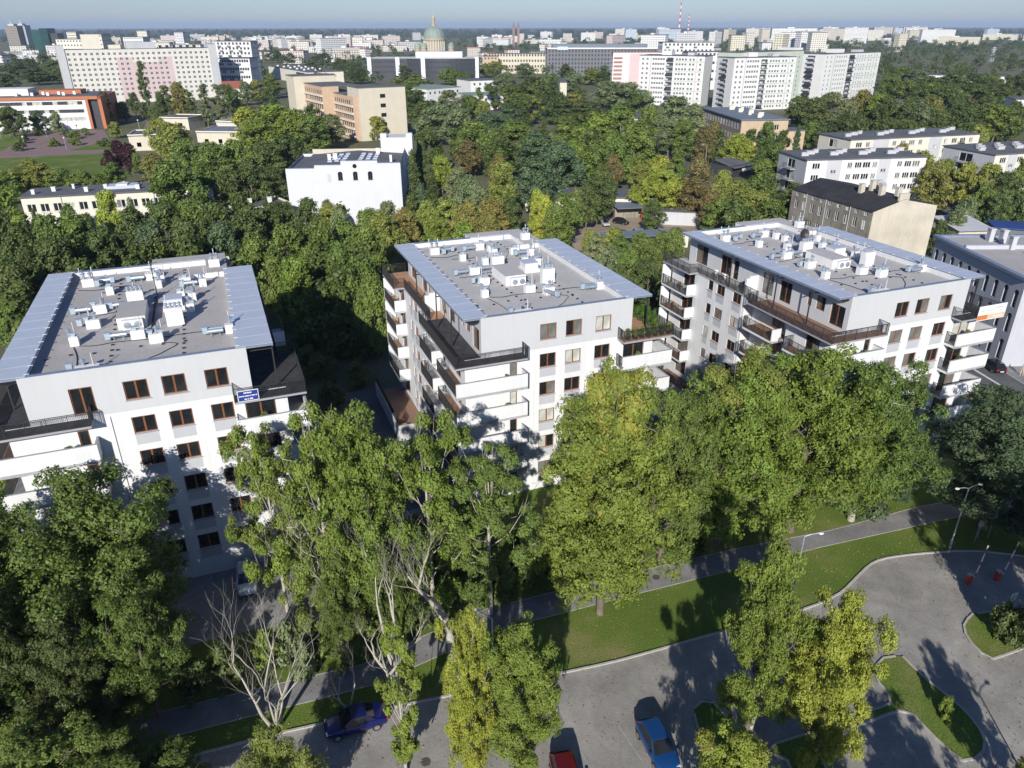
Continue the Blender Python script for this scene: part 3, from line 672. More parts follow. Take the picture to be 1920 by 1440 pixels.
letters(s2_, .4, 2.0, 1.02, .12, M['signgrey'], 4); letters(s2_, 2.4, 3.7, 1.2, .16, M['signgrey'], 5); letters(s2_, 2.5, 3.5, .9, .1, M['signgrey'], 6); letters(s2_, 2.2, 3.7, .26, .14, M['signwhite'], 7)
# pots along the middle block's front terrace railing and the clipped hedge behind them
M['pot'] = mat('plant_pot', (.035, .03, .03), .7, .2, 3); LEAF = leaf_mat('leaves', .22); LEAFN = leaf_mat('leaves_near', .34)
# ------------------------------------------------------------------ buildings behind the white blocks
M['cream'] = mat('cream_render', (.61, .555, .44), .88, .05, .25, streak=.08)
M['cream2'] = mat('pale_cream_render', (.70, .66, .55), .88, .04, .25, streak=.06)
M['tan'] = mat('tan_render', (.50, .39, .26), .88, .06, .3, streak=.1)
M['tangrey'] = mat('tan_grey_render', (.30, .27, .23), .88, .08, .3, streak=.12)
M['orange'] = mat('orange_cladding', (.43, .14, .055), .6, .05, .4)
M['peach'] = mat('peach_brick', (.54, .39, .27), .8, .08, .8)
M['panelw'] = mat('panel_white', (.70, .70, .68), .85, .05, .2, streak=.08)
M['panelg'] = mat('panel_grey', (.50, .51, .52), .85, .05, .2, streak=.08)
M['pink'] = mat('panel_pink', (.60, .47, .46), .85, .05, .2, streak=.06)
M['mint'] = mat('panel_mint', (.50, .56, .47), .85, .05, .2, streak=.06)
M['yellowp'] = mat('panel_pale_yellow', (.66, .64, .575), .85, .05, .2, streak=.06)
M['rust'] = mat('panel_rust', (.45, .24, .2), .85, .05, .2)
M['felt'] = mat('roof_felt_grey', (.115, .12, .13), .92, .18, .25, fine=.06)
M['feltd'] = mat('roof_felt_black', (.03, .03, .033), .92, .45, .6, fine=.2)
M['feltb'] = mat('roof_felt_blue_grey', (.17, .20, .235), .8, .12, .25)
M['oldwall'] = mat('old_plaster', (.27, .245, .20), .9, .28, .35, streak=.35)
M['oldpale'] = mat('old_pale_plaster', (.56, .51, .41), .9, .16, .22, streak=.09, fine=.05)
M['darkclad'] = mat('dark_cladding', (.045, .048, .055), .4, .1, .4)
M['greyclad'] = mat('grey_cladding', (.14, .145, .155), .5, .1, .3)
M['lilac'] = mat('lilac_grey_render', (.47, .48, .52), .88, .05, .3, streak=.06)
M['redroof'] = mat('red_tile_roof', (.30, .09, .06), .85, .15, .5)
M['greenroof'] = mat('green_sheet_roof', (.23, .30, .24), .7, .1, .2)
M['copper'] = mat('copper_patina', (.24, .30, .26), .7, .15, .1)
M['stone'] = mat('church_stone', (.40, .34, .26), .88, .1, .15)
M['bluetarp'] = mat('blue_tarpaulin', (.03, .07, .24), .6, .1, .5)
M['redpaint'] = mat('red_paint', (.50, .06, .03), .5, .08, 2)

def place(pl, pr, h):
    """facade from the two upper corner sightings at height h: origin, angle, width"""
    A = G(*pl, h); Bq = G(*pr, h); d = Vector((Bq.x-A.x, Bq.y-A.y)); return (A.x, A.y), math.atan2(d.y, d.x), d.length
def wallbox(root, W, D, z0, z1, m, fo=(), lo=(), ro=(), bo=(), name='wall', x0=0, y0=0):
    k = MB(); k.panel((x0, y0), (1, 0), W, z0, z1, fo); k.panel((x0, y0+D), (0, -1), D, z0, z1, lo)
    k.panel((x0+W, y0), (0, 1), D, z0, z1, ro); k.panel((x0+W, y0+D), (-1, 0), W, z0, z1, bo)
    return k.build(name, m, root)
def grid(s0, s1, n, rows, w, h, skip=()):
    out = []
    for r_, z in enumerate(rows):
        for i in range(n):
            if (i, r_) in skip: continue
            c = s0+(s1-s0)*(i+.5)/n; out.append((c-w/2, c+w/2, z, z+h))
    return out
def windows(root, o, d, holes, fm='framew', nm=2, sill=True, mix=(.75, .15, .1)):
    for h in holes: add_window(root, o, d, *h, fm=fm, nm=nm, sill=sill, mix=mix)
def window_field(root, o, d, holes, fm='glassd', rim=None, name='window_field'):
    """windows too small to tell apart, also dark sheets for painted loggia shade: real recessed glass joined into one part"""
    k = MB(); dx, dy = d; nx, ny = dy, -dx
    for a, b, c, e in holes:
        P = lambda t, z: (o[0]+dx*t-nx*.13, o[1]+dy*t-ny*.13, z); k.quad(P(a, c), P(b, c), P(b, e), P(a, e))
    g = k.build(name, M[fm], root); g["kind"] = 'stuff'
    if rim:
        k = MB()
        for a, b, c, e in holes:
            m_ = (a+b)/2; P = lambda t, z: (o[0]+dx*t-nx*.1, o[1]+dy*t-ny*.1, z)
            for t in (a+.06, m_, b-.06): k.bar(P(t, c), P(t, e), .1)
            k.bar(P(a, c+.05), P(b, c+.05), .1); k.bar(P(a, e-.05), P(b, e-.05), .1)
        q = k.build('window_frames', M[rim], root); q["kind"] = 'stuff'
    return g
def flat_roof(root, W, D, z, m, eave=.25, th=.25, x0=0, y0=0, parapet=None):
    r_ = MB().box(x0-eave, x0+W+eave, y0-eave, y0+D+eave, z+.002, z+th).build('roof', m, root)
    if parapet:
        k = MB(); zz = z+th+.002; e = eave
        k.box(x0-e, x0+W+e, y0-e, y0-e+.3, zz, zz+.4).box(x0-e, x0+W+e, y0+D+e-.3, y0+D+e, zz, zz+.4)
        k.box(x0-e, x0-e+.3, y0-e+.302, y0+D+e-.302, zz, zz+.4).box(x0+W+e-.3, x0+W+e, y0-e+.302, y0+D+e-.302, zz, zz+.4)
        k.build('parapet', parapet, root)
    return r_
def chimneys(root, pts, z, m, w=.9, d=.6, h=1.1):
    for i, (x_, y_) in enumerate(pts):
        f = 1+.3*math.sin(i*2.3); c = MB().box(-w*f/2, w*f/2, -d/2, d/2, 0, h).box(-w*f/2-.08, w*f/2+.08, -d/2-.08, d/2+.08, h+.002, h+.14).build('chimney', m, root, (x_, y_, z))
def house(name, label, pl, pr, h, D, m, cat='building', rot=None):
    o, t, W = place(pl, pr, h)
    if rot is not None:
        t = math.radians(rot); k = (pr[0]-960)/FPX; W = (k*(o[1]*_cp+(CAMH-h)*_sp)-o[0])/(math.cos(t)-k*math.sin(t)*_cp)
    return empty(name, (o[0], o[1], 0), t, label, cat), W

# A: long two-storey cream building, left
R_, W = house('school_wing', 'long two-storey cream building with dark flat roof behind the left block', (38, 372), (398, 353), 8.0, 11, None)
fo = grid(.5, W-.5, 15, (4.6, 1.2), 1.9, 1.9)
wallbox(R_, W, 11, 0, 8, M['cream2'], fo); windows(R_, (0, 0), (1, 0), fo, nm=2)
flat_roof(R_, W, 11, 8, M['felt'], .35, .3); chimneys(R_, [(W*(.05+.09*i), 3+2.5*(i % 3)) for i in range(10)], 8.3, M['ventw'], .7, .7, .9)
sk = MB().box(W*.42, W*.58, 4, 8, 8.302, 9.0).build('skylight', M['canopy'], R_); MB().box(W*.47, W*.53, 4.5, 7.5, 9.002, 9.3).build('skylight_top', M['panelw'], sk)
for i in (.2, .42, .68, .9): MB().tube([(W*i, -.08, .2), (W*i, -.08, 7.9)], .07, 6).build('downpipe', M['feltb'], R_)
# B: tall white hall with stepped parapet, arched windows, skylights
R_, W = house('white_hall', 'tall white hall with stepped parapet and three small arched windows', (534, 311), (751, 294), 14.6, 25, None, rot=5)
arch = [(.468, 2), (.60, 2), (.73, 2)]
holes = [(W*f-.55, W*f+.55, 11.0, 12.6) for f, _ in arch]
k = MB(); k.panel((0, 0), (1, 0), W, 0, 13.6, holes); k.panel((0, 25), (0, -1), 25, 0, 13.6); k.panel((W, 0), (0, 1), 25, 0, 14.9); k.panel((W, 25), (-1, 0), W, 0, 13.6)
for a, b, z in ((.25*W, .48*W, 14.6), (.48*W, .80*W, 15.5), (.80*W, W, 14.9), (0, .25*W, 13.9)): k.box(a, b, .001, .4, 13.6, z)
k.build('wall', M['hallw'], R_)
for f, _ in arch:
    g = add_window(R_, (0, 0), (1, 0), W*f-.55, W*f+.55, 11.0, 12.6, fm='rail', nm=2)
    ah = MB()
    for q in range(8):
        t0, t1 = math.pi*q/8, math.pi*(q+1)/8; ah.tri((.55, -.012, 1.6), (.55+.55*math.cos(t0), -.012, 1.6+.45*math.sin(t0)), (.55+.55*math.cos(t1), -.012, 1.6+.45*math.sin(t1)))
    ah.build('arch_head', M['glass'], g)
MB().box(W*.355, W*.355+.9, -.01, .02, 10.7, 12.6).build('shutter', M['panelg'], R_)
o_ = MB().lathe([(.5, 0), (.5, .03), (.1, .035)], k=18).build('round_window', M['glass'], R_, (W*.6, -.012, 14.3)); o_.rotation_euler = (math.pi/2, 0, 0)
for a, b, z in ((0, .25*W, 13.9), (.25*W, .48*W, 14.6), (.48*W, .80*W, 15.5), (.80*W, W, 14.9)): MB().box(a, b-.02, -.08, .48, z+.002, z+.09).build('parapet_cap', M['coping'], R_)
rx0, rx1 = .10*W, W-.3
rf = MB(); rm = (rx0+rx1)/2
rf.quad((rx0, .42, 13.5), (rm, .42, 14.4), (rm, 24.8, 14.4), (rx0, 24.8, 13.5)).quad((rm, .42, 14.4), (rx1, .42, 13.6), (rx1, 24.8, 13.6), (rm, 24.8, 14.4)).quad((0.01, .42, 12.9), (rx0, .42, 12.9), (rx0, 24.8, 12.9), (.01, 24.8, 12.9)).quad((rx0, .42, 12.9), (rx0, 24.8, 12.9), (rx0, 24.8, 13.5), (rx0, .42, 13.5))
RF = rf.build('roof', M['felt'], R_)
for i in range(3):
    for j in range(4):
        for s_ in (-1, 1):
            x_ = rm+s_*(2.0+i*1.7); z_ = 14.4-abs(x_-rm)/(rm-rx0)*.85; MB().box(-.55, .55, -.9, .9, 0, .22).build('skylight', M['canopy'], RF, (x_, 9+j*3.4, z_))
chimneys(R_, [(W*.33, 11), (W*.38, 12), (W*.9, 8), (W*.75, 20)], 13.9, M['ventw'], .8, .6, 1.5)
MB().box(.1*W, .85*W, 24.5, 25, 13.6, 14.8).build('rear_parapet', M['oldpale'], R_)
MB().box(W*.77, W*1.08, 24, 31, 0, 17.6).box(W*.77, W*.83, 24.1, 26, 17.602, 18.6).box(W*1.02, W*1.08, 24.1, 26, 17.602, 18.6).build('stair_tower', M['hallw'], R_)
# C: cream office block with orange-brick wing
def cream_office():
    R_, W = house('office_block', 'cream tiled office block with orange brick side wings among trees', (672, 166), (760, 165), 21.0, 12, None, rot=31)
    fo = [(W*.5-1.2, W*.5+1.2, z, z+1.5) for z in (17, 13.2, 9.4, 5.6)]
    wallbox(R_, W, 14, 0, 21, M['cream'], fo); windows(R_, (0, 0), (1, 0), fo, fm='rail', nm=2); flat_roof(R_, W, 14, 21, M['felt'], .1, .3)
    MB().box(W*.42, W*.58, .02, .4, 19, 21.0).build('parapet_notch', M['panelw'], R_)
    # wings run back on the left side as two stepped bays
    for i, (xo, xe, yo, L_, zt) in enumerate(((-2.5, .0, 1.0, 24, 17.8), (-7.5, .0, 25.2, 26, 20.5))):
        lo = grid(.6, L_-.6, 9, [zt-3.2-3.0*j for j in range(5)], 1.5, 1.6)
        k = MB(); k.panel((xo, yo), (1, 0), xe-xo-.01, 0, zt); k.panel((xo, yo+L_), (0, -1), L_, 0, zt, lo); k.panel((xe, yo+L_), (-1, 0), xe-xo, 0, zt); k.build('wing_wall', M['peach'], R_)
        windows(R_, (xo, yo+L_), (0, -1), lo, fm='frame', nm=1)
        MB().box(xo-.1, xe+9, yo-.1 if i else 14.2, yo+L_+.1, zt+.002, zt+.3).build('wing_roof', M['felt'], R_)
        for j in range(5): MB().box(xo-.7, xo-.002, yo+.3, yo+L_-.3, zt-4.2-3.0*j, zt-3.5-3.0*j).build('balcony_band', M['cream2'], R_)
    MB().box(-12, 8, 51.5, 64, 0, 23.5).build('rear_tower', M['cream'], R_); MB().box(.05, 9, 14.1, 51.3, 0, 17.7).build('link_block', M['cream'], R_)
    MB().box(-12.2, 8.2, 51.4, 64.2, 23.502, 23.8).build('rear_roof', M['felt'], R_)
cream_office()
# D: three eleven-storey panel towers
def tower(label, pl, pr, depth, h, rows, band, band2, pent=True):
    R_, W = house('tower_block', label, pl, pr, h, depth, None)
    st = (h-1)/rows; zs = [1.2+st*i for i in range(rows)]
    fo = []
    segs = ((.02, .16, 2), (.20, .40, 5), (.56, .74, 4), (.76, .86, 2), (.90, .98, 1))
    for a, b, n in segs: fo += grid(W*a, W*b, n, zs, min(1.35, W*(b-a)/n*.86), 1.35)
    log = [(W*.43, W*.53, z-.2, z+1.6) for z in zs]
    lo = [(depth*.30, depth*.62, z-.2, z+1.6) for z in zs]
    wallbox(R_, W, depth, 0, h, M['panelw'], fo+log, lo)
    window_field(R_, (0, 0), (1, 0), fo, 'glassd', 'framew'); window_field(R_, (0, 0), (1, 0), log, 'glassd', None, 'loggia_shade'); window_field(R_, (0, depth), (0, -1), lo, 'glassd', None, 'loggia_shade')  # dark sheets across the loggia openings paint in their inner shade
    for z in zs:
        MB().box(W*.425, W*.535, -1.0, -.003, z-.35, z-.2).box(W*.425, W*.475, -1.0, -.93, z-.198, z+.75).build('balcony', wr.choice([M['panelg'], M['panelg'], M['mint'], M['rail']]), R_)
        MB().box(-1.1, -.003, depth*.38, depth*.70, z-.35, z-.2).box(-1.1, -1.03, depth*.38, depth*.70, z-.198, z+.75).build('balcony', wr.choice([M['panelg'], M['rail'], M['panelg']]), R_)
    for a, b in ((.17, .19), (.875, .895)): MB().box(W*a, W*b, -.03, -.002, .5, h-.2).build('colour_band', band, R_)
    for z in zs[1::2]: MB().box(W*.55, W*.99, -.02, -.002, z-1.0, z-.12).build('spandrel_band', band2, R_)
    flat_roof(R_, W, depth, h, M['felt'], .2, .35)
    MB().box(W*.3, W*.45, depth*.3, depth*.7, h+.36, h+2.6).build('lift_house', M['panelw'], R_); MB().box(W*.7, W*.8, depth*.3, depth*.6, h+.36, h+1.8).build('roof_house', M['panelg'], R_)
    return R_
tower('left pale tower block with red balcony column, partly hidden by treetops', (1200, 104), (1322, 106), 19, 28, 10, M['pink'], M['mint'])
tower('middle pale tower block with dark corner balconies down its left end', (1378, 109), (1494, 107), 17, 28, 10, M['panelg'], M['mint'])
tower('right pale tower block with mint green bands, nearest the wood', (1547, 102), (1652, 98), 17, 28, 10, M['mint'], M['mint'])
R_, W = house('tower_block', 'pink and white slab rising behind the left pale tower block', (1150, 99), (1262, 99), 27.0, 14, None)
lo = [(3, 9, z, z+1.6) for z in np.arange(2, 25, 2.7)]; fo = grid(W*.25, W*.9, 6, np.arange(2, 25, 2.7), 1.4, 1.4)
wallbox(R_, W, 14, 0, 27, M['panelw'], fo, lo); window_field(R_, (0, 0), (1, 0), fo, 'glassd', 'framew'); MB().box(W*.28, W*.5, -.03, -.002, .5, 26.5).build('colour_band', M['pink'], R_); flat_roof(R_, W, 14, 27, M['rust'], .2, .4)
for z in np.arange(2, 25, 2.7): MB().box(.6, W*.16, -1, -.003, z-.3, z-.15).box(.6, W*.16, -1, -.93, z-.148, z+.8).build('balcony', M['rust'], R_)
R_, W = house('tower_block', 'mint green slab squeezed behind the middle and right tower blocks', (1384, 99), (1508, 95), 30.5, 14, None)
fo = grid(W*.1, W*.98, 12, np.arange(2, 28, 2.7), 1.4, 1.4); wallbox(R_, W, 14, 0, 30.5, M['mint'], fo); window_field(R_, (0, 0), (1, 0), fo, 'glassd', 'framew'); flat_roof(R_, W, 14, 30.5, M['felt'], .2, .4); MB().box(W*.85, W*.99, .5, 12, 30.91, 32.2).build('lift_house', M['panelw'], R_)
# E: tan school with blue-grey roof
R_, W = house('school', 'tan school with dark blue-grey roof and pale chimneys below the tower blocks', (1391, 226), (1479, 225), 12.5, 42, None)
D = 46; lo = grid(1, D-1, 14, (9.0, 5.2, 1.6), 1.9, 2.3); fo = [(W*.72, W*.72+1.6, z, z+2.0) for z in (9.0, 5.2, 1.6)]
k = MB(); k.panel((0, 0), (1, 0), W, 0, 12.5, fo); k.panel((W, 0), (0, 1), D, 0, 12.5); k.panel((W, D), (-1, 0), W, 0, 12.5); k.build('wall', M['tan'], R_)
MB().panel((0, D), (0, -1), D, 0, 12.5, lo).build('side_wall', M['tangrey'], R_)
windows(R_, (0, D), (0, -1), lo, nm=2); windows(R_, (0, 0), (1, 0), fo, nm=2); flat_roof(R_, W, D, 12.5, M['feltb'], .5, .35); chimneys(R_, [(W*.5+(i % 2)*2.5, 6+i*5) for i in range(8)], 12.85, M['cream2'], 1.6, .9, 1.3)
MB().box(W+.01, W+9, 4, 14, 0, 8).build('annexe', M['tan'], R_); MB().box(W+.0, W+9.2, 3.8, 14.2, 8.002, 8.3).build('annexe_roof', M['felt'], R_)
# F, G, H: four-storey slabs at the right
def slab(label, pl, pr, D, h, m, endm, ncol, end_balcony=True, skip_front=False):
    R_, W = house('housing_slab', label, pl, pr, h, D, None)
    rows = [h-2.2-2.9*i for i in range(4)]; fo = []; bands = ((.17, .29), (.60, .70)); r_ = random.Random(ncol)
    for i in range(ncol):
        c = 1.5+(W-3)*(i+.5)/ncol
        if any(a-.03 < c/W < b+.03 for a, b in bands): continue
        w_ = (2.1, 1.3, 1.9)[i % 3]
        for z in rows: fo.append((c-w_/2, c+w_/2, z, z+1.45))
    for a, b in bands:
        for z in rows: fo.append((W*(a+b)/2-.75, W*(a+b)/2+.75, z-1.3, z-.3))
    k = MB(); k.panel((0, 0), (1, 0), W, 0, h, fo); k.panel((W, 0), (0, 1), D, 0, h); k.panel((W, D), (-1, 0), W, 0, h); k.build('wall', m, R_)
    lo = [(D*.35, D*.60, z-.8, z+1.45) for z in rows]; MB().panel((0, D), (0, -1), D, 0, h, lo).build('end_wall', endm, R_)
    windows(R_, (0, 0), (1, 0), fo, nm=3); windows(R_, (0, D), (0, -1), lo, nm=2, sill=False)
    for a, b in bands: MB().panel((W*a, -.012), (1, 0), W*(b-a), .3, h-.1, [(q[0]-W*a, q[1]-W*a, q[2], q[3]) for q in fo if W*a < q[0] < W*b], rec=.012).build('stair_band', M['panelg'], R_)
    if end_balcony:
        for z in rows:
            b_ = MB().box(-1.35, -.003, D*.36, D*.68, z-.95, z-.8).build('balcony', M['panelg'], R_); railing(b_, [(-.02, D*.37), (-1.32, D*.37), (-1.32, D*.67), (-.02, D*.67)], z-.8, 1.0, .3)
    flat_roof(R_, W, D, h, M['felt'], .3, .3); chimneys(R_, [(W*(.06+.082*i), D*(.35+.3*((i*7) % 3)/2)) for i in range(12)], h+.3, M['panelg'], 1.9, .6, .8)
    return R_
slab('white four-storey slab with balconies on its grey end, behind the old tenement', (1514, 301), (1738, 295), 15, 13.5, M['panelw'], M['panelg'], 13)
slab('cream long slab behind the white four-storey slab', (1596, 263), (1838, 252), 15, 13.5, M['cream2'], M['cream2'], 14, False)
slab('pale slab with one balcony at the right picture edge', (1867, 291), (2010, 282), 17, 13.5, M['cream2'], M['panelg'], 8)
# I: old tenement
def tenement():
    R_, W = house('old_tenement', 'weathered old tenement with black roof, tall chimneys and blind pale gable', (1638, 398), (1757, 387), 12.0, 25, None)
    D = 24.0; eh = 12.0
    lo = grid(.6, D-.6, 9, (8.2, 4.6, 1.2), 1.05, 1.9)+grid(.6, D-.6, 9, (10.9,), .9, .75)
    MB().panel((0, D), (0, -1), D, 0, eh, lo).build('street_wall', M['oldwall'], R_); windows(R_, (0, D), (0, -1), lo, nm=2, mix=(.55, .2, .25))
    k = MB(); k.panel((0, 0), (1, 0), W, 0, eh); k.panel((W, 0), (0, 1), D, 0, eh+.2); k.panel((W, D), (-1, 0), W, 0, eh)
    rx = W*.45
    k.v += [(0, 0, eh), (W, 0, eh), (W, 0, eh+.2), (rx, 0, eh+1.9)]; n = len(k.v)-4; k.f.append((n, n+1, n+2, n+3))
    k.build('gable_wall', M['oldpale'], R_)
    r_ = MB().quad((-.3, -.1, eh+.05), (rx, -.1, eh+2.0), (rx, D+.1, eh+2.0), (-.3, D+.1, eh+.05)).quad((rx, -.1, eh+2.0), (W+.2, -.1, eh+.3), (W+.2, D+.1, eh+.3), (rx, D+.1, eh+2.0)).build('roof', M['feltd'], R_)
    for x_, y_, w_, h_ in ((rx-.5, 5.5, 1.1, 2.6), (rx+.3, 9, 1.0, 2.9), (rx+1.0, 7.2, 1.2, 2.6), (rx+2.2, 9.5, 1.2, 2.7), (rx-1.6, 9.8, 1.0, 2.2), (rx+2.6, 4.4, 1.1, 2.2)):
        c_ = MB().box(-w_/2, w_/2, -.4, .4, 0, h_).build('chimney', M['oldpale'], R_, (x_, y_, eh+1.0)); MB().box(-w_/2-.07, w_/2+.07, -.47, .47, h_+.002, h_+.16).build('chimney_cap', M['panelg'], c_)
    MB().box(rx-1.3, rx+1.1, .002, .5, eh-.5, eh+3.1).build('gable_chimney', M['oldpale'], R_)
    for y_ in (6, 13, 19): MB().tube([(-.1, y_, .2), (-.1, y_, eh-.1)], .07, 6).build('downpipe', M['panelg'], R_)
tenement()
# J: lilac-grey building with arched windows, right edge (its long side faces the street)
def arched():
    R_, W = house('arched_building', 'lilac grey building with tall arched windows and dark flat roof, right edge', (1756, 445), (1925, 527), 12.8, 26, None)
    holes = []; n = max(8, int(W/2.3)); k = MB()
    for i in range(n):
        c = W*(i+.5)/n
        for z0, z1 in ((8.6, 10.7), (4.9, 7.3), (.8, 3.4)): holes.append((c-.45, c+.45, z0, z1))
    k.panel((0, 0), (1, 0), W, 0, 12.8, holes, rec=.35); k.panel((0, 26), (0, -1), 26, 0, 12.8); k.panel((W, 0), (0, 1), 26, 0, 12.8); k.panel((W, 26), (-1, 0), W, 0, 12.8); k.build('wall', M['lilac'], R_)
    g = MB().panel((0, .33), (1, 0), W, .5, 12, ()); ah = MB()
    for i in range(n):
        c = W*(i+.5)/n
        for z0, z1 in ((8.6, 10.7), (4.9, 7.3), (.8, 3.4)):
            w_ = add_window(R_, (0, .2), (1, 0), c-.45, c+.45, z0, z1, fm='rail', nm=1, sill=False)
            h_ = MB()
            for q in range(8):
                t0, t1 = math.pi*q/8, math.pi*(q+1)/8; h_.tri((.45, -.206, z1-z0), (.45+.45*math.cos(t0), -.206, z1-z0+.45*math.sin(t0)), (.45+.45*math.cos(t1), -.206, z1-z0+.45*math.sin(t1)))
            h_.build('arch_head', M['glass'], w_)
    MB().box(-.4, W+.4, -.45, .4, 12.802, 13.2).box(-.4, .4, .402, 26, 12.802, 13.2).build('cornice', M['coping'], R_)
    MB().box(.0, W, .41, 26, 12.4, 12.9).build('roof', M['membrane2'], R_); MB().box(W*.30, W*.33, .42, 26, 12.902, 13.5).build('roof_upstand', M['lilac'], R_)
    for x_, y_ in ((W*.12, 7), (W*.16, 8.5), (W*.33, 7.5), (W*.42, 11), (W*.62, 8), (W*.75, 14), (W*.5, 18)): MB().box(-.5, .5, -.35, .35, 0, 1.9).box(-.58, .58, -.43, .43, 1.902, 2.1).build('chimney', M['panelg'], R_, (x_, y_, 12.902))
    k = MB()
arched()
# sheds behind it, blue tarpaulin roof
R_ = house('shed', 'shed with pale sheet roof behind the arched building', (1800, 430), (1862, 428), 5, 9, None); r_, W = R_
MB().box(0, W, 0, 9, 0, 4.6).build('wall', M['oldpale'], r_); MB().quad((-.5, -.8, 4.7), (W+.5, -.8, 4.7), (W+.5, 9.3, 5.8), (-.5, 9.3, 5.8)).build('roof', M['panelg'], r_)
r_, W = house('awning_shed', 'long low shed with bright blue tarpaulin roof at the right edge', (1868, 424), (1990, 432), 5, 7, None)
MB().box(0, W, 0, 7, 0, 4.4).build('wall', M['greyclad'], r_); MB().box(-.3, W, -.5, 7.3, 4.6, 4.8).build('roof', M['bluetarp'], r_)
# K: low kindergarten, garages and kiosk round the sandy yard
r_, W = house('low_pavilion', 'long single-storey cream pavilion with grey roof behind the sandy yard', (985, 366), (1255, 374), 4.2, 10, None)
fo = grid(W*.3, W-1, 9, (1.5,), 1.8, 1.5); wallbox(r_, W, 11, 0, 4.2, M['cream2'], fo); windows(r_, (0, 0), (1, 0), fo, nm=3, fm='rail'); flat_roof(r_, W, 11, 4.2, M['felt'], .5, .3)
for i in range(3): MB().box(W*(.32+.1*i), W*(.32+.1*i)+1.4, -.06, -.002, .3, 2.9).build('door', M['redpaint'], r_)
r_, W = house('lean_to', 'grey sheet roof lean-to beside the sandy yard', (1160, 391), (1206, 389), 3.2, 7, None)
MB().box(.1, W-.1, 3, 7, 0, 3.0).build('wall', M['oldwall'], r_); MB().box(-.3, W+.3, -.3, 7.3, 3.1, 3.25).build('roof', M['feltb'], r_); MB().box(W-.5, W+3.5, -.5, -.31, 0, 3.0).build('gate', M['redpaint'], r_)
r_, W = house('garage_row', 'pale grey garage wall in the tree shade behind the sandy yard', (1206, 395), (1322, 400), 3.2, 6, None)
MB().box(0, W, 0, 6, 0, 3.2).build('wall', M['panelg'], r_); MB().box(-.2, W+.2, -.2, 6.2, 3.202, 3.4).build('roof', M['felt'], r_)
r_, W = house('carport', 'long low carport with grey sheet roof in front of the sandy yard', (1140, 447), (1262, 440), 2.8, 5, None)
k = MB()
for i in range(7): k.bar((.2+(W-.4)*i/6, .2, 0), (.2+(W-.4)*i/6, .2, 2.7), .12).bar((.2+(W-.4)*i/6, 4.6, 0), (.2+(W-.4)*i/6, 4.6, 2.7), .12)
k.build('posts', M['rail'], r_); MB().box(-.2, W+.2, -.2, 5.1, 2.75, 2.9).build('roof', M['feltb'], r_)
r_, W = house('kiosk', 'small yellow kiosk with flat roof left of the right white block', (1258, 440), (1292, 437), 3.2, 5, None)
wallbox(r_, W, 5, 0, 3.2, M['yellowp'], [(.5, 2.2, 1.1, 2.2)]); windows(r_, (0, 0), (1, 0), [(.5, 2.2, 1.1, 2.2)], nm=2, fm='rail'); MB().box(-.4, W+.4, -.5, 5.3, 3.202, 3.4).build('roof', M['oldwall'], r_)
# small dark-roof house left of the white hall; cafe on the right street
r_, W = house('low_house', 'low cream house with grey felt roof left of the white hall', (446, 398), (545, 384), 4.5, 9, None)
wallbox(r_, W, 10, 0, 4.5, M['cream2']); flat_roof(r_, W, 10, 4.5, M['felt'], .2, .25, parapet=M['cream2']); chimneys(r_, [(W*.4, 6), (W*.75, 5)], 4.75, M['ventw'], .8, .6, 1.2)
r_, W = house('cafe', 'low dark cafe pavilion with awning below the tan school', (1372, 311), (1415, 302), 4, 8, None)
MB().box(0, W, 0, 8, 0, 3.6).build('wall', M['darkclad'], r_); MB().quad((-.5, -1.5, 3.3), (W+.5, -1.5, 3.3), (W*.8, 8.5, 4.6), (W*.2, 8.5, 4.6)).build('roof', M['felt'], r_); MB().box(W*.2, W*.8, -2.3, -2.2, 2.2, 3.1).build('awning', M['panelw'], r_)
# L: orange and white laboratory
def lab():
    R_, W = house('laboratory', 'long white laboratory with orange frame and ribbon windows, far left', (-150, 187), (158, 181), 14.5, 30, None)
    fo = []
    for z in (11.0, 7.4, 3.8): fo.append((2, W-1.5, z, z+1.5))
    k = MB(); k.panel((0, 0), (1, 0), W, 0, 14.5, fo, rec=.3); k.panel((0, 30), (0, -1), 30, 0, 14.5); k.panel((W, 30), (-1, 0), W, 0, 14.5); k.build('wall', M['panelw'], R_)
    g = MB(); mu = MB()
    for a, b, c, e in fo:
        n_ = int((b-a)/2.1)
        for i in range(n_):
            MB().box(a+(b-a)*i/n_+.06, a+(b-a)*(i+1)/n_-.06, .2, .24, c, e).build('pane', M['glassd'] if wr.random() < .7 else M['glassl'], R_)
    MB().box(-.2, W+7, -.6, -.002, 13.3, 14.6).box(W+.0, W+1.2, -.6, -.002, 0, 13.29).box(W+5.5, W+7, -.6, 30, 0, 14.6).build('orange_frame', M['orange'], R_)
    MB().box(W+1.2, W+5.5, 1.5, 2, 0, 14).build('recess', M['darkclad'], R_)
    MB().box(0, W+5.4, .1, 30, 14.502, 14.8).build('roof', M['felt'], R_)
    MB().box(W*.05, W*.62, 8, 20, 14.802, 17.8).build('plant_room', M['panelw'], R_); MB().box(W*.66, W*.93, 14, 24, 14.802, 16.6).build('plant_room', M['orange'], R_)
    for i in range(8): MB().box(-.6, .6, -.6, .6, 0, 1.4).build('roof_vent', M['ventw'], R_, (W*(.55+.05*i), 6+5*(i % 2), 14.81))
lab()
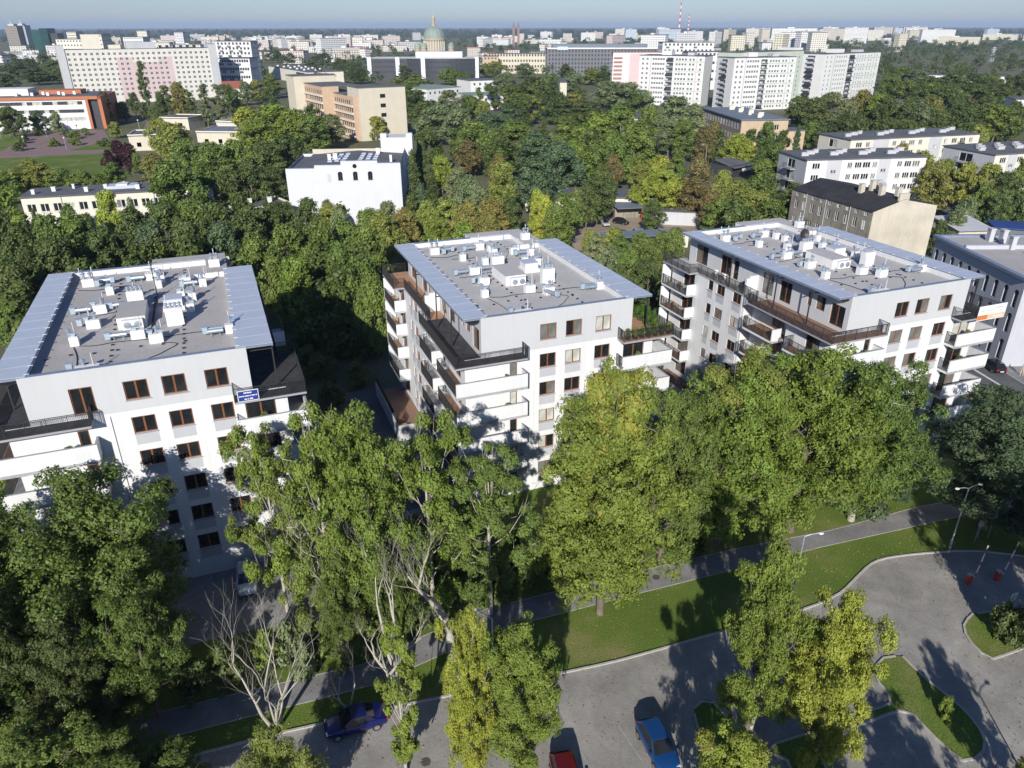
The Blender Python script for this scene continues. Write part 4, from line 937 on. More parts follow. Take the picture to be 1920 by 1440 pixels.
# M: low cream pavilions with grey roofs left of the office block
for lab_, pl, pr, h, D, rm in (('low cream hall with dark roof beside the purple trees', (240, 256), (300, 254), 5.5, 16, 'felt'), ('low pale hall with blue-grey roof in front of the poplars', (368, 249), (480, 250), 5.5, 20, 'feltb'), ('small cream block with slate roof in front of the poplars', (405, 229), (452, 231), 6.5, 14, 'feltb'), ('cream pavilion half hidden by trees below the hospital', (300, 222), (352, 223), 5, 14, 'felt')):
    r_, W = house('low_pavilion', lab_, pl, pr, h, D, None); wallbox(r_, W, D, 0, h, M['cream'], grid(1, W-1, max(2, int(W/5)), (1.5,), 1.6, 1.6)); flat_roof(r_, W, D, h, M[rm], .2, .3, parapet=M['cream2'])
r_, W = house('brick_house', 'small house with red tiled roof right of the hospital slab', (418, 166), (457, 165), 8, 12, None)
wallbox(r_, W, 12, 0, 8, M['panelw'], grid(.5, W-.5, 4, (5, 2), 1.2, 1.5)); MB().quad((-.4, -.4, 7.9), (W+.4, -.4, 7.9), (W+.4, 6, 12), (-.4, 6, 12)).quad((-.4, 12.4, 7.9), (-.4, 6, 12), (W+.4, 6, 12), (W+.4, 12.4, 7.9)).build('roof', M['redroof'], r_)
r_, W = house('flat_office', 'pale flat-roofed office with cluttered roof right of the poplars', (503, 124), (578, 136), 10, 30, None)
wallbox(r_, W, 30, 0, 10, M['cream2'], [(W*.72, W*.92, 3, 9)]); MB().box(W*.72, W*.92, .1, .15, 3, 9).build('glazing', M['glassd'], r_); flat_roof(r_, W, 30, 10, M['felt'], .2, .3)
for i in range(14): MB().box(-.9, .9, -.7, .7, 0, 1.2).build('roof_vent', M['ventw'], r_, (W*(.12+.055*i), 5+8*(i % 3), 10.31))
for lab_, pl, pr, h, D, rm, wm in (('low hall with pale green sheet roof behind the middle trees', (800, 168), (864, 163), 8, 30, 'greenroof', 'panelw'), ('second low hall with pale green roof among the middle trees', (878, 180), (944, 178), 8, 22, 'greenroof', 'panelw'), ('pale low school roofs behind the middle trees', (882, 152), (938, 150), 9, 24, 'felt', 'panelw'), ('narrow beige gable end among the middle trees', (1050, 155), (1063, 155), 16, 30, 'felt', 'cream'), ('white low terrace in the wood at the right', (1742, 141), (1888, 144), 8, 14, 'felt', 'panelw'), ('pale wall half buried in the trees at the right', (1680, 192), (1755, 190), 7, 12, 'felt', 'cream2'), ('white house with dark windows at the right picture edge', (1905, 187), (1960, 188), 13, 14, 'felt', 'panelw'), ('grey flat roofed annexe below the left tower block', (1222, 224), (1245, 214), 7, 14, 'felt', 'cream2')):
    r_, W = house('low_hall', lab_, pl, pr, h, D, None); fo = grid(1, W-1, max(1, int(W/4)), (h-3,), 1.5, 1.5) if 'gable' not in lab_ else []
    wallbox(r_, W, D, 0, h, M[wm], fo); flat_roof(r_, W, D, h, M[rm], .2, .35)
    if fo: window_field(r_, (0, 0), (1, 0), fo, 'glassd', None)
# ------------------------------------------------------------------ landmarks in the distance
def far_house(name, label, u0, u1, vtop, t, D, rot=0.0):
    """building whose upper edge is seen between u0 and u1 at row vtop, t metres ahead"""
    A = AT(u0, vtop, t); k_ = (u1-960)/FPX; W = (k_*(A.y*_cp+(CAMH-A.z)*_sp)-A.x)/(math.cos(rot)-k_*math.sin(rot)*_cp); return empty(name, (A.x, A.y, 0), rot, label, 'building'), W, A.z
# hospital slab
def hospital():
    R_, W, h = far_house('hospital_slab', 'long pale yellow hospital slab with pink panels and grid of windows', 120, 391, 94, 450, 14, math.radians(31))
    rows = [h-3.2-2.95*i for i in range(9)]; holes = []
    k = 0
    for z in rows:
        for i in range(26): c = W*(i+.5)/26; holes.append((c-.75, c+.75, z, z+1.5))
    wallbox(R_, W, 13, 0, h, M['yellowp'], holes)
    fm_, pn, sm = window_meshes(1.5, 1.5, 'framew', 2)
    for a, b, c, e in holes: w_ = inst('window', fm_, R_, (a, 0, c)); inst('pane', pn[3][0], w_); inst('pane', pn[3][1], w_)
    pk = []
    for a, b in ((.33, .44), (.62, .72)):
        pk.append(((a)*W, b*W, 2, h-4.6))
    pk.append((.44*W, .62*W, 2, h-7.6))
    for x0, x1, z0, z1 in pk:
        hs = [(a-x0, b-x0, c, e) for a, b, c, e in holes if a > x0 and b < x1]
        MB().panel((x0, -.03), (1, 0), x1-x0, z0, z1, [q for q in hs], rec=.03).build('pink_panel', M['pink'], R_)
    MB().box(-4.2, -.002, -.6, 13.5, 0, h+2.5).build('end_wall', M['panelg'], R_); MB().box(W+.002, W+5, -.6, 13.5, 0, h+2.2).build('end_wall', M['panelg'], R_)
    flat_roof(R_, W, 13, h, M['felt'], .0, .3); MB().box(W*.42, W*.62, 3, 11, h+.31, h+4.0).build('plant_room', M['panelg'], R_); MB().box(W*.13, W*.25, 4, 10, h+.31, h+8.5).build('water_tower_box', M['cream2'], R_); MB().box(W*.3, W*.38, 4, 10, h+.31, h+2.5).build('plant_room', M['cream2'], R_)
    for i in range(6): MB().box(-.8, .8, -.8, .8, 0, 1.6).build('roof_vent', M['rail'], R_, (W*(.66+.05*i), 6, h+.31))
hospital()
def banded(name, label, u0, u1, vtop, t, D, m, rows, n, glassm='glassd', rim=None, rot=0.0, w=1.5, hh=1.5, roofm='felt'):
    R_, W, h = far_house(name, label, u0, u1, vtop, t, D, rot)
    zs = [h-2.4-(h-3.0)/rows*i for i in range(rows)]; zs = [z for z in zs if z > .3]
    fo = grid(.8, W-.8, n, zs, min(w, (W-1.6)/n*.8), hh); wallbox(R_, W, D, 0, h, m, fo, grid(.8, D-.8, max(2, int(D/4)), zs, 1.4, hh), grid(.8, D-.8, max(2, int(D/4)), zs, 1.4, hh))
    window_field(R_, (0, 0), (1, 0), fo, glassm, rim); lo = grid(.8, D-.8, max(2, int(D/4)), zs, 1.4, hh); window_field(R_, (0, D), (0, -1), lo, glassm); window_field(R_, (W, 0), (0, 1), lo, glassm)
    flat_roof(R_, W, D, h, M[roofm], .2, .5); return R_, W, h
for a in (('white modern flats with dark balconies right of the hospital slab', 403, 470, 78, 620, 20, 'panelw', 8, 9), ('white lower flats with dark angled balconies below the modern flats', 408, 468, 110, 520, 18, 'panelw', 4, 12), ('white modern flats with dark windows left of the middle tower block', 1243, 1340, 80, 640, 22, 'panelw', 6, 12), ('low white flats tucked beside the middle tower block', 1290, 1354, 98, 560, 18, 'panelw', 4, 8)):
    R_, W, h = banded('modern_flats', a[0], *a[1:6], M[a[6]], a[7], a[8], 'glassd', None, 0, 1.7, 1.8)
    for i in range(a[7]*3): MB().box(-1.4, 1.4, -1.2, -.01, 0, 1.0).build('balcony', M['greyclad'], R_, (W*(.1+.27*(i % 3)+.05*((i//3) % 2)), 0, max(1, h-4-(h-4)/a[7]*(i//3))))
M['spire'] = mat('dark_brick', (.24, .17, .15), .85, .1, .3)
# twin brown towers and the dark green glass tower, far left
for lab_, u0, u1, v, t, m in (('left brown grey high-rise with antenna on the far left skyline', 8, 31, 49, 1500, 'tangrey'), ('right grey high-rise of the far left skyline pair', 28, 46, 48, 1600, 'panelg')):
    R_, W, h = banded('high_rise', lab_, u0, u1, v, t, 22, M[m], 14, 8, 'glassd'); MB().tube([(W*.4, 8, h), (W*.4, 8, h+11)], .5, 6).build('antenna', M['panelw'], R_); MB().box(W*.2, W*.7, 4, 16, h+.51, h+4).build('plant_room', M['panelg'], R_)
R_, W, h = far_house('glass_tower', 'dark green glass tower with slanted top on the far left skyline', 56, 98, 53, 1300, 24); 
MB().prism([(0, 0), (W*.45, 0), (W*.45, 22), (0, 22)], 0, h-3).build('tower_part', mat('green_glass', (.02, .07, .065), .25, .2, .1), R_); MB().prism([(W*.452, -4), (W*.8, -4), (W*.8, 22), (W*.452, 22)], 0, h).build('tower_part', mat('green_glass_dark', (.012, .05, .05), .25, .2, .1), R_); MB().box(W*.8, W*1.15, 2, 22, 0, h-8).build('tower_part', M['darkclad'], R_)
for lab_, u0, u1, v, t, m in (('cream office tower left of the hospital roof', 124, 142, 60, 1500, 'cream2'), ('cream square tower standing above the hospital roof', 159, 190, 65, 900, 'cream2'), ('pale wide block above the left end of the hospital', 104, 160, 74, 800, 'cream2'), ('pale grey block above the hospital middle', 230, 268, 70, 1100, 'panelw'), ('beige small tower on the left skyline', 256, 275, 58, 2100, 'cream2'), ('white small tower on the left skyline', 326, 343, 61, 1900, 'panelw')):
    banded('city_block', lab_, u0, u1, v, t, 24, M[m], 7, 9, 'glassd')
# dark curved office with white piers
def dark_office():
    R_, W, h = far_house('curved_office', 'dark curved office with white upright piers in front of the domed church', 690, 897, 110, 640, 30)
    pts = [(W*(.02+.98*i/24), 5-9*math.sin(math.pi*max(0, (i-8))/16)**1.0 if i >= 8 else 5.0) for i in range(25)]
    poly = pts+[(W, 34), (0.02*W, 34)]
    MB().prism(poly, 0, h).build('wall', M['darkclad'], R_); MB().prism([(p[0], p[1]+.3) for p in pts]+[(W-.3, 33.7), (.02*W+.3, 33.7)], h+.01, h+.5).build('roof', M['panelg'], R_)
    for z in (h-3.4, h-7.4, h-11.4):
        k = MB()
        for a, b in zip(pts, pts[1:]): k.quad((a[0], a[1]-.05, z), (b[0], b[1]-.05, z), (b[0], b[1]-.05, z+1.3), (a[0], a[1]-.05, z+1.3))
        k.build('window_band', M['glassd'], R_)
    for f in (.0, .26, .50, .985): j = min(24, max(0, round((f-.02)/.98*24))); MB().box(W*f-1.8, W*f+1.8, pts[j][1]-1.2, pts[j][1]+4, 0, h+1.0).build('pier', M['white'], R_)
    MB().box(W*.42, W*.85, 12, 28, h+.51, h+5).build('plant_room', M['panelw'], R_)
dark_office()
# domed church
def church():
    t = 860; c = AT(815, 100, t); s_ = t/FPX; R_ = empty('domed_church', (c.x, c.y, 0), 0, 'domed church with green copper dome, pillared drum and corner turrets', 'church')
    zz = lambda v: AT(815, v, t).z
    r_ = 19*s_
    MB().box(-34*s_, 34*s_, -20*s_, 60*s_, 0, zz(101)).build('nave', M['stone'], R_)
    MB().lathe([(r_*1.05, zz(101)), (r_*1.05, zz(96)), (r_*.96, zz(95)), (r_*.96, zz(77)), (r_*1.08, zz(75.5)), (r_*1.08, zz(72)), (r_, zz(71))], k=32).build('drum', M['stone'], R_)
    for i in range(24): a = 2*math.pi*i/24; MB().tube([(r_*1.03*math.cos(a), r_*1.03*math.sin(a), zz(95)), (r_*1.03*math.cos(a), r_*1.03*math.sin(a), zz(76))], .55, 6).build('column', M['cream2'], R_)
    MB().lathe([(r_*math.cos(q), zz(71)+(zz(48.5)-zz(71))*math.sin(q)) for q in np.linspace(0, 1.42, 12)], k=32).build('dome', M['copper'], R_)
    rb = MB()
    for i in range(16):
        a = 2*math.pi*i/16; rb.tube([(r_*1.01*math.cos(q)*math.cos(a), r_*1.01*math.cos(q)*math.sin(a), zz(71)+(zz(48.5)-zz(71))*math.sin(q)) for q in np.linspace(0, 1.42, 8)], .3, 4)
    rb.build('dome_rib', M['copper'], R_)
    MB().lathe([(4.4*s_, zz(50)), (4.4*s_, zz(47)), (3.2*s_, zz(46)), (3.2*s_, zz(36)), (4.2*s_, zz(35.5)), (3.6*s_, zz(34)), (2*s_, zz(30.5)), (.4*s_, zz(28))], k=14).build('lantern', M['stone'], R_)
    for dx, dy in ((-30, -12), (-18, -16), (32, -12), (30, 30), (-28, 30)):
        m_ = MB().lathe([(5.2*s_, zz(101)), (5.2*s_, zz(90)), (6*s_, zz(89)), (5.4*s_, zz(87))], dx*s_, dy*s_, 12).build('turret', M['stone'], R_)
        MB().lathe([(5.4*s_*math.cos(q), zz(87)+(zz(79)-zz(87))*math.sin(q)) for q in np.linspace(0, 1.5, 6)], dx*s_, dy*s_, 12).build('turret_dome', M['copper'], m_)
church()
# grey office, classical cream block
R_, W, h = banded('grey_office', 'wide dark grey office with square window grid beside the tower blocks', 1026, 1240, 93, 700, 40, M['greyclad'], 6, 34, 'glassd', None, 0, 1.5, 2.0); MB().box(0, W, -.4, .6, h+.51, h+1.6).build('parapet', M['panelw'], R_); MB().box(W*.05, W*.9, 12, 30, h+.51, h+4.5).build('plant_room', M['feltb'], R_)
MB().box(W*.09, W*.18, -.9, -.41, h-.4, h+2.6).build('roof_sign', M['bluebox'], R_)
banded('classical_block', 'cream classical block with tall windows left of the grey office', 914, 1025, 101, 760, 20, M['cream'], 3, 20, 'glassd', None, 0, 1.5, 2.2); banded('classical_block', 'pale plain block left of the cream classical block', 905, 935, 106, 740, 16, M['tan'], 3, 4)
# billboards below the grey office
for i, (u, v) in enumerate(((995, 124), (1018, 122))):
    p = G(u, v+6); R_ = empty('billboard', (p.x, p.y, 0), 0, ('left', 'right')[i]+' blue and white billboard in front of the grey office', 'billboard'); MB().bar((0, 0, 0), (0, 0, 6), .4).build('pole', M['rail'], R_); MB().box(-4, 4, -.2, .2, 4, 9).build('board', M['bluebox'], R_)
# chimneys, pylons, spires
def banded_stack(label, u, vt, vb, t, r0):
    b = AT(u, vb, t); top = AT(u, vt, t).z; R_ = empty('factory_chimney', (b.x, b.y, 0), 0, label, 'chimney')
    n = 12
    for i in range(n): z0, z1 = top*i/n, top*(i+1)/n; MB().lathe([(r0*(1-.5*i/n), z0), (r0*(1-.5*(i+1)/n), z1)], k=12).build('stack_ring', M['redpaint'] if i % 2 else M['panelw'], R_)
banded_stack('tall red and white factory chimney on the right skyline', 1273, 5, 58, 2600, 3.4); banded_stack('shorter red and white chimney right of the tall one', 1290, 26, 58, 3000, 3.2)
def pylon(label, u, vt, vb):
    p = G(u, vb); t = depth_of(p); H_ = top_height(p, vt); R_ = empty('power_pylon', (p.x, p.y, 0), 0, label, 'pylon'); k = MB(); b = H_*.11
    for sx in (-1, 1):
        for sy in (-1, 1): k.bar((b*sx, b*sy, 0), (.4*sx, .4*sy, H_), .35)
    for i in range(7):
        z0, z1 = H_*i/7, H_*(i+1)/7; q0 = b+(.4-b)*i/7; q1 = b+(.4-b)*(i+1)/7; k.bar((-q0, -q0, z0), (q1, -q1, z1), .2).bar((q0, -q0, z0), (-q1, -q1, z1), .2)
    k.build('lattice', M['panelg'], R_)
    for f, w in ((.72, .16), (.83, .2), (.94, .14)): MB().bar((-H_*w, 0, H_*f), (H_*w, 0, H_*f), .5).build('crossarm', M['panelg'], R_)
pylon('lattice power pylon above the wood at the right', 1858, 88, 116); pylon('lattice power pylon right of the tower blocks', 1665, 76, 100); pylon('small lattice power pylon left of the wood', 1524, 75, 96)
b = AT(970, 70, 1700)
for i, u in enumerate((963, 972)):
    b = AT(u, 70, 1700); R_ = empty('church_spire', (b.x, b.y, 0), 0, ('left', 'right')[i]+' brick spire of the twin-spired church on the skyline', 'church'); z = AT(u, 52, 1700).z; MB().box(-2.6, 2.6, -2.6, 2.6, 0, z).build('tower', M['spire'], R_); MB().lathe([(2.9, z), (.3, z+AT(u, 47, 1700).z-AT(u, 52, 1700).z+8)], k=8).build('spire', M['spire'], R_)

# ------------------------------------------------------------------ the rest of the town
ORD = ['first', 'second', 'third', 'fourth', 'fifth', 'sixth', 'seventh', 'eighth', 'ninth', 'tenth', 'eleventh', 'twelfth', 'thirteenth', 'fourteenth', 'fifteenth', 'sixteenth', 'seventeenth', 'eighteenth', 'nineteenth', 'twentieth']
def nth(i): return ORD[i] if i < 20 else (('twenty-', 'thirty-', 'forty-', 'fifty-')[min(3, (i-20)//10)]+ORD[(i-20) % 10] if (i-20) % 10 < 9 else ('thirtieth', 'fortieth', 'fiftieth', 'sixtieth')[min(3, (i-20)//10)])
def label_rows(items, cat):
    """items: (object, u, phrase). Same phrase -> numbered from the left"""
    by = {}
    for o, u, ph in items: by.setdefault(ph, []).append((u, o))
    for ph, l in by.items():
        l.sort(key=lambda q: q[0])
        for i, (u, o) in enumerate(l):
            o["label"] = ph if len(l) == 1 else f"{nth(i)} from left, {ph}"
            o["category"] = cat
rr = random.Random(77); far_items = []
FARW = {}
def far_wall_mat(key, col):
    """render with rows of small windows, used only where the windows are a pixel or two"""
    if key in FARW: return FARW[key]
    m, nt, b = nodes_of('far_'+key); N = nt.nodes.new; L = nt.links.new
    tc = N("ShaderNodeTexCoord"); sp = N("ShaderNodeSeparateXYZ"); L(tc.outputs["Object"], sp.inputs[0])
    ad = N("ShaderNodeMath"); ad.operation = 'ADD'; L(sp.outputs[0], ad.inputs[0]); L(sp.outputs[1], ad.inputs[1])
    cb = N("ShaderNodeCombineXYZ"); L(ad.outputs[0], cb.inputs[0]); L(sp.outputs[2], cb.inputs[1])
    br = N("ShaderNodeTexBrick"); br.offset = 0; br.inputs["Scale"].default_value = 1.0; br.inputs["Brick Width"].default_value = 3.6; br.inputs["Row Height"].default_value = 3.0; br.inputs["Mortar Size"].default_value = .85; br.inputs["Mortar Smooth"].default_value = 0
    br.inputs["Color1"].default_value = (.10, .105, .12, 1); br.inputs["Color2"].default_value = (.16, .16, .17, 1); br.inputs["Mortar"].default_value = (*col, 1)
    L(cb.outputs[0], br.inputs["Vector"]); L(br.outputs[0], b.inputs["Base Color"]); b.inputs["Roughness"].default_value = .8
    FARW[key] = m; return m
PAL = {'white': (.72, .72, .70), 'cream': (.66, .63, .55), 'grey': (.52, .52, .52), 'beige': (.54, .49, .42), 'pink': (.60, .52, .49), 'pale blue': (.50, .58, .66), 'yellow': (.64, .60, .46), 'brick': (.36, .25, .21)}
def region_of(u):
    for a, n in ((130, 'beyond the far left high-rises'), (410, 'beyond the hospital slab'), (690, 'between the hospital and the domed church'), (900, 'around the domed church'), (1150, 'behind the grey office'), (1340, 'beyond the left tower block'), (1500, 'beyond the middle tower block'), (1660, 'beyond the right tower block'), (9999, 'above the wood at the right')):
        if u < a: return n
def far_block(u, v, t, w, h, D, colr, ph, rot, roof='felt'):
    p = AT(u, v, t); root = empty('city_building', (p.x, p.y, 0), rot)
    m = far_wall_mat(colr, PAL[colr]); MB().box(-w/2, w/2, 0, D, 0, h).build('wall', m, root); rf_ = MB().box(-w/2-.3, w/2+.3, -.3, D+.3, h+.01, h+.6).build('roof', M[roof], root)
    if w > 25: MB().box(-w*.12, w*.05, D*.3, D*.7, h+.61, h+2.8).build('lift_house', M['panelw'], root)
    far_items.append((root, u, ph)); return root
# rows of slabs and streets, nearest last; v is the ground row
def sprinkle(n, u0, u1, t0, t1, hs, ws, cols, shape, seed):
    r_ = random.Random(seed)
    for i in range(n):
        t = t0+(t1-t0)*r_.random()**.8; u = r_.uniform(u0, u1); h = r_.choice(hs)*r_.uniform(.9, 1.1); w = r_.uniform(*ws); c = r_.choice(cols)
        d = ray(u, 60); x = (u-960)/FPX*t; y_ = (t*1.0)/_cp-0*CAMH
        yy = (t+_sp*(0-CAMH))/_cp                     # forward depth t on the ground
        # keep clear of the landmarks
        root = empty('city_building', (x, yy, 0), r_.choice((0, .1, -.2, .35, .9, .37, -.5)))
        sz = 'long' if w > 45 else ('tall' if h > 25 else ('small' if w < 20 else 'broad'))
        MB().box(-w/2, w/2, 0, r_.uniform(11, 16), 0, h).build('wall', far_wall_mat(c, PAL[c]), root); D_ = 13
        MB().box(-w/2-.3, w/2+.3, -.3, 16.4, h+.01, h+.6).build('roof', M[r_.choice(shape)], root)
        if w > 30: MB().box(-w*.15, 0, 3, 9, h+.61, h+2.6).build('roof_house', M['panelw'], root)
        dist = 'far' if t > 2200 else ('middle-distance' if t > 1300 else 'nearer')
        far_items.append((root, u, f"{dist} {sz} {c} building {region_of(u)}"))
WC = ['white', 'white', 'white', 'cream', 'grey', 'beige', 'pink', 'white']
sprinkle(62, 100, 690, 1100, 2600, (10, 13, 16, 18), (18, 60), WC, ('felt', 'panelg', 'redroof', 'felt'), 1)
sprinkle(30, -40, 700, 800, 1250, (9, 12, 15), (16, 45), WC, ('felt', 'panelg', 'felt', 'redroof'), 2)
sprinkle(40, 600, 1180, 1100, 3000, (10, 13, 17, 24), (18, 60), WC, ('felt', 'panelg', 'redroof'), 3)
sprinkle(14, 880, 1240, 850, 1150, (10, 14), (16, 40), ['white', 'cream', 'beige', 'brick'], ('felt', 'redroof'), 4)
sprinkle(46, 1150, 1980, 1800, 3600, (30, 33, 36, 18), (35, 120), ['white', 'white', 'cream', 'pink', 'pale blue', 'white', 'beige', 'yellow'], ('felt', 'panelg'), 5)
sprinkle(26, 1200, 1700, 1000, 1900, (12, 30, 33, 16), (16, 40), ['white', 'cream', 'yellow', 'white', 'grey'], ('felt', 'panelg'), 6)
label_rows(far_items, 'building')
# ------------------------------------------------------------------ trees
M['bark'] = mat('bark_grey_brown', (.16, .13, .10), .95, .3, 2.0, fine=.2)
M['barkp'] = mat('bark_pale', (.40, .37, .31), .95, .25, 2.5, fine=.2)
def leaf_mesh(name, C_, R_, n, leaf, seed, material, up=.35, flat=.75, per=9, spray=1.7):
    """many leaf-sized rhombs spread through clumps (centres C_, radii R_)"""
    g = np.random.default_rng(seed); C_ = np.asarray(C_, float); R_ = np.asarray(R_, float)
    p = R_**2.0; ns = max(len(C_), n//per); ci = g.choice(len(C_), ns, p=p/p.sum())
    d = g.normal(size=(ns, 3)); d[:, 2] += .25; d /= np.linalg.norm(d, axis=1)[:, None]
    rad = .35+.65*g.random(ns)**.5; off = d*(rad*R_[ci])[:, None]; off[:, 2] *= flat; sc_ = C_[ci]+off       # sprays of leaves on each clump
    si = g.integers(0, ns, n); idx = ci[si]
    e = g.normal(size=(n, 3)); e /= np.linalg.norm(e, axis=1)[:, None]
    pos = sc_[si]+e*(spray*leaf*g.random(n)**.5)[:, None]; rad = rad[si]
    nr = d[si]*.6+e*.35+g.normal(size=(n, 3))*.38+np.array([0, 0, up]); nr /= np.linalg.norm(nr, axis=1)[:, None]
    a = np.cross(nr, g.normal(size=(n, 3))); a /= np.linalg.norm(a, axis=1)[:, None]+1e-9; b = np.cross(nr, a)
    s = leaf*g.uniform(.6, 1.35, n); la = a*(s*.62)[:, None]; lb = b*(s*.40)[:, None]
    V = np.empty((n, 4, 3)); V[:, 0] = pos-la; V[:, 1] = pos+lb-la*.1; V[:, 2] = pos+la; V[:, 3] = pos-lb-la*.1
    tc_ = g.random(len(C_)); ts_ = g.random(ns); t = np.clip(.42*tc_[idx]+.33*ts_[si]+.25*g.random(n), 0, 1)
    me = bpy.data.meshes.new(name); me.vertices.add(4*n); me.vertices.foreach_set("co", V.astype(np.float32).ravel())
    me.loops.add(4*n); me.loops.foreach_set("vertex_index", np.arange(4*n, dtype=np.int32))
    me.polygons.add(n); me.polygons.foreach_set("loop_start", np.arange(0, 4*n, 4, dtype=np.int32))
    me.update(calc_edges=True); at = me.attributes.new("tint", 'FLOAT', 'POINT'); at.data.foreach_set("value", np.repeat(t, 4).astype(np.float32))
    me.materials.append(material); return me
LIMBS = {}
def crown_points(seed, h, r, zb, shape, nc):
    g = np.random.default_rng(seed); C_ = []; R_ = []
    if shape in ('branchy', 'sparse'):
        nl = max(10, nc//6); LIMBS[seed] = []
        for i in range(nl):
            f = (i+.5)/nl; a = i*2.399+g.uniform(-.5, .5); zs = h*(.16+.5*f); ze = zb+(h-zb)*min(1.0, .12+.95*f+g.uniform(-.12, .12))
            env = max(.3, math.sin(math.pi*min(1, .16+.70*(ze-zb)/(h-zb)))**.7); q = r*env*g.uniform(.62, 1.02)
            if i >= nl-2: q *= .25
            s_ = np.array([0, 0, zs]); e_ = np.array([q*math.cos(a), q*math.sin(a), ze]); bow = np.array([0, 0, -.05*h])
            LIMBS[seed].append((s_, (s_+e_)/2+bow, e_))
            nk = 9 if shape == 'branchy' else 5
            for k in range(nk):
                t = .36+.64*(k+g.uniform(.2, .8))/nk; base = s_+(e_-s_)*t+bow*4*t*(1-t)*.5
                C_.append(base+g.normal(size=3)*r*np.array([.13, .13, .09])); R_.append(r*g.uniform(.095, .21)*(1 if shape == 'branchy' else .85))
        return np.array(C_), np.array(R_)
    lobes = g.uniform(0, 2*np.pi, 5)
    for i in range(nc):
        t = g.random()
        if shape == 'round': prof = max(.12, math.sin(math.pi*min(1, .12+.86*t))**.62)
        elif shape == 'dome': prof = max(.15, (1-t**2.4)**.55)*(.8+.2*min(1, t*5))
        elif shape == 'poplar': prof = max(.2, math.sin(math.pi*min(1, .1+.86*t))**.5)*(1-.25*t)
        elif shape == 'cone': prof = max(.05, 1-t)
        elif shape == 'bush': prof = max(.2, (1-t**2)**.5)
        else: prof = max(.15, math.sin(math.pi*min(1, .2+.76*t))**.8)
        a = g.uniform(0, 2*np.pi); wob = 1+.18*math.sin(3*a+lobes[0])+.12*math.sin(5*a+lobes[1]+3*t)
        q = g.random()**.42*prof*wob*r*.86; rc = r*g.uniform(.13, .27)*(.75 if shape in ('poplar', 'cone') else 1)
        C_.append((q*math.cos(a), q*math.sin(a), zb+(h-zb)*(.06+.9*t))); R_.append(rc)
    return np.array(C_), np.array(R_)
def trunk_mesh(name, C_, h, r, seed, m, r0=.28, nl=14, top=.8, lean=(0, 0)):
    g = random.Random(seed); k = MB(); zs = [0, .15, .35, .55, top]
    if seed-2 in LIMBS:
        k.tube([(0, 0, -.3), (.05*r*.3, 0, .15*h), (0, .06, .4*h), (.08, 0, .66*h), (0, 0, .84*h)], [r0*1.4, r0*1.05, r0*.85, r0*.5, r0*.15], 8, caps=False)
        for s_, m_, e_ in LIMBS[seed-2]:
            k.tube([s_, m_, e_], [r0*.3, r0*.2, r0*.06], 5, caps=False)
            for _ in range(4):
                t = g.uniform(.4, .95); b_ = Vector(s_).lerp(Vector(e_), t); d_ = Vector((g.uniform(-1, 1), g.uniform(-1, 1), g.uniform(-.1, 1))).normalized()*r*g.uniform(.14, .3); k.tube([b_, b_+d_*.6, b_+d_+Vector((0, 0, .1))], [r0*.16, r0*.09, r0*.02], 4, caps=False)
        return k.mesh(name, m, True)
    pts = [(lean[0]*z*h+g.uniform(-.1, .1)*r*.3*(z > .1), lean[1]*z*h+g.uniform(-.1, .1)*r*.3*(z > .1), z*h) for z in zs]
    pts[0] = (0, 0, -.3); k.tube(pts, [r0*1.25, r0, r0*.8, r0*.55, r0*.2], 7, caps=False)
    for c in g.sample(list(map(tuple, C_)), min(nl, len(C_))):
        f = min(.75, max(.18, c[2]/h*.62)); i = next(j for j in range(4) if zs[j+1] >= f-1e-6); u_ = (f-zs[i])/(zs[i+1]-zs[i]); s_ = Vector(pts[i]).lerp(Vector(pts[i+1]), u_)
        e = Vector(c); mid = s_.lerp(e, .5)+Vector((0, 0, -(e-s_).length*.06)); k.tube([s_, mid, e], [r0*.38, r0*.24, r0*.07], 5, caps=False)
    return k.mesh(name, m, True)
VAR = {}; YEL = {}
def make_variant(key, shape, h, r, zb, nc, n, leaf, seed, mat_, bark, r0=.26):
    C_, R_ = crown_points(seed, h, r, zb, shape, nc)
    if key[0] == 'n':
        hi = np.argsort(-(C_[:, 2]+np.random.default_rng(seed).normal(size=len(C_))*3))[:14]; YEL[key] = leaf_mesh('autumn_leaves', C_[hi], R_[hi]*1.12, 7000, leaf, seed+5, mat_)
    VAR[key] = (leaf_mesh('crown', C_, R_, n, leaf, seed+1, mat_), trunk_mesh('trunk', C_, h, r, seed+2, bark, r0), h, r)
for i in range(5): make_variant(f'r{i}', ('round', 'dome', 'round', 'dome', 'round')[i], 15, 5, 2.2, 80, 11000, .44, 100+i*7, LEAF, M['bark'])
for i in range(2): make_variant(f'p{i}', 'poplar', 20, 3, 1.5, 70, 8000, .42, 200+i*7, LEAF, M['bark'])
make_variant('c0', 'cone', 14, 3.2, .8, 80, 8000, .36, 300, LEAF, M['bark'], .2)
for i in range(2): make_variant(f'b{i}', 'bush', 3, 1.6, .1, 26, 2600, .24, 400+i*5, LEAF, M['bark'], .05)
for i in range(4): make_variant(f'n{i}', 'branchy', 17, 6.4, (2.4, 1.8, 2.6, 2.2)[i], (150, 168, 120, 138)[i], (96000, 106000, 74000, 88000)[i], .18, 500+i*9, LEAFN, M['bark' if i < 3 else 'barkp'], .30)
make_variant('s0', 'sparse', 16, 5.2, 3.0, 120, 38000, .175, 560, LEAFN, M['barkp'], .2)       # thin crown
make_variant('v0', 'poplar', 13, 2.6, 1.0, 55, 18000, .2, 580, LEAFN, M['barkp'], .17)      # ivy-clad leaning tree
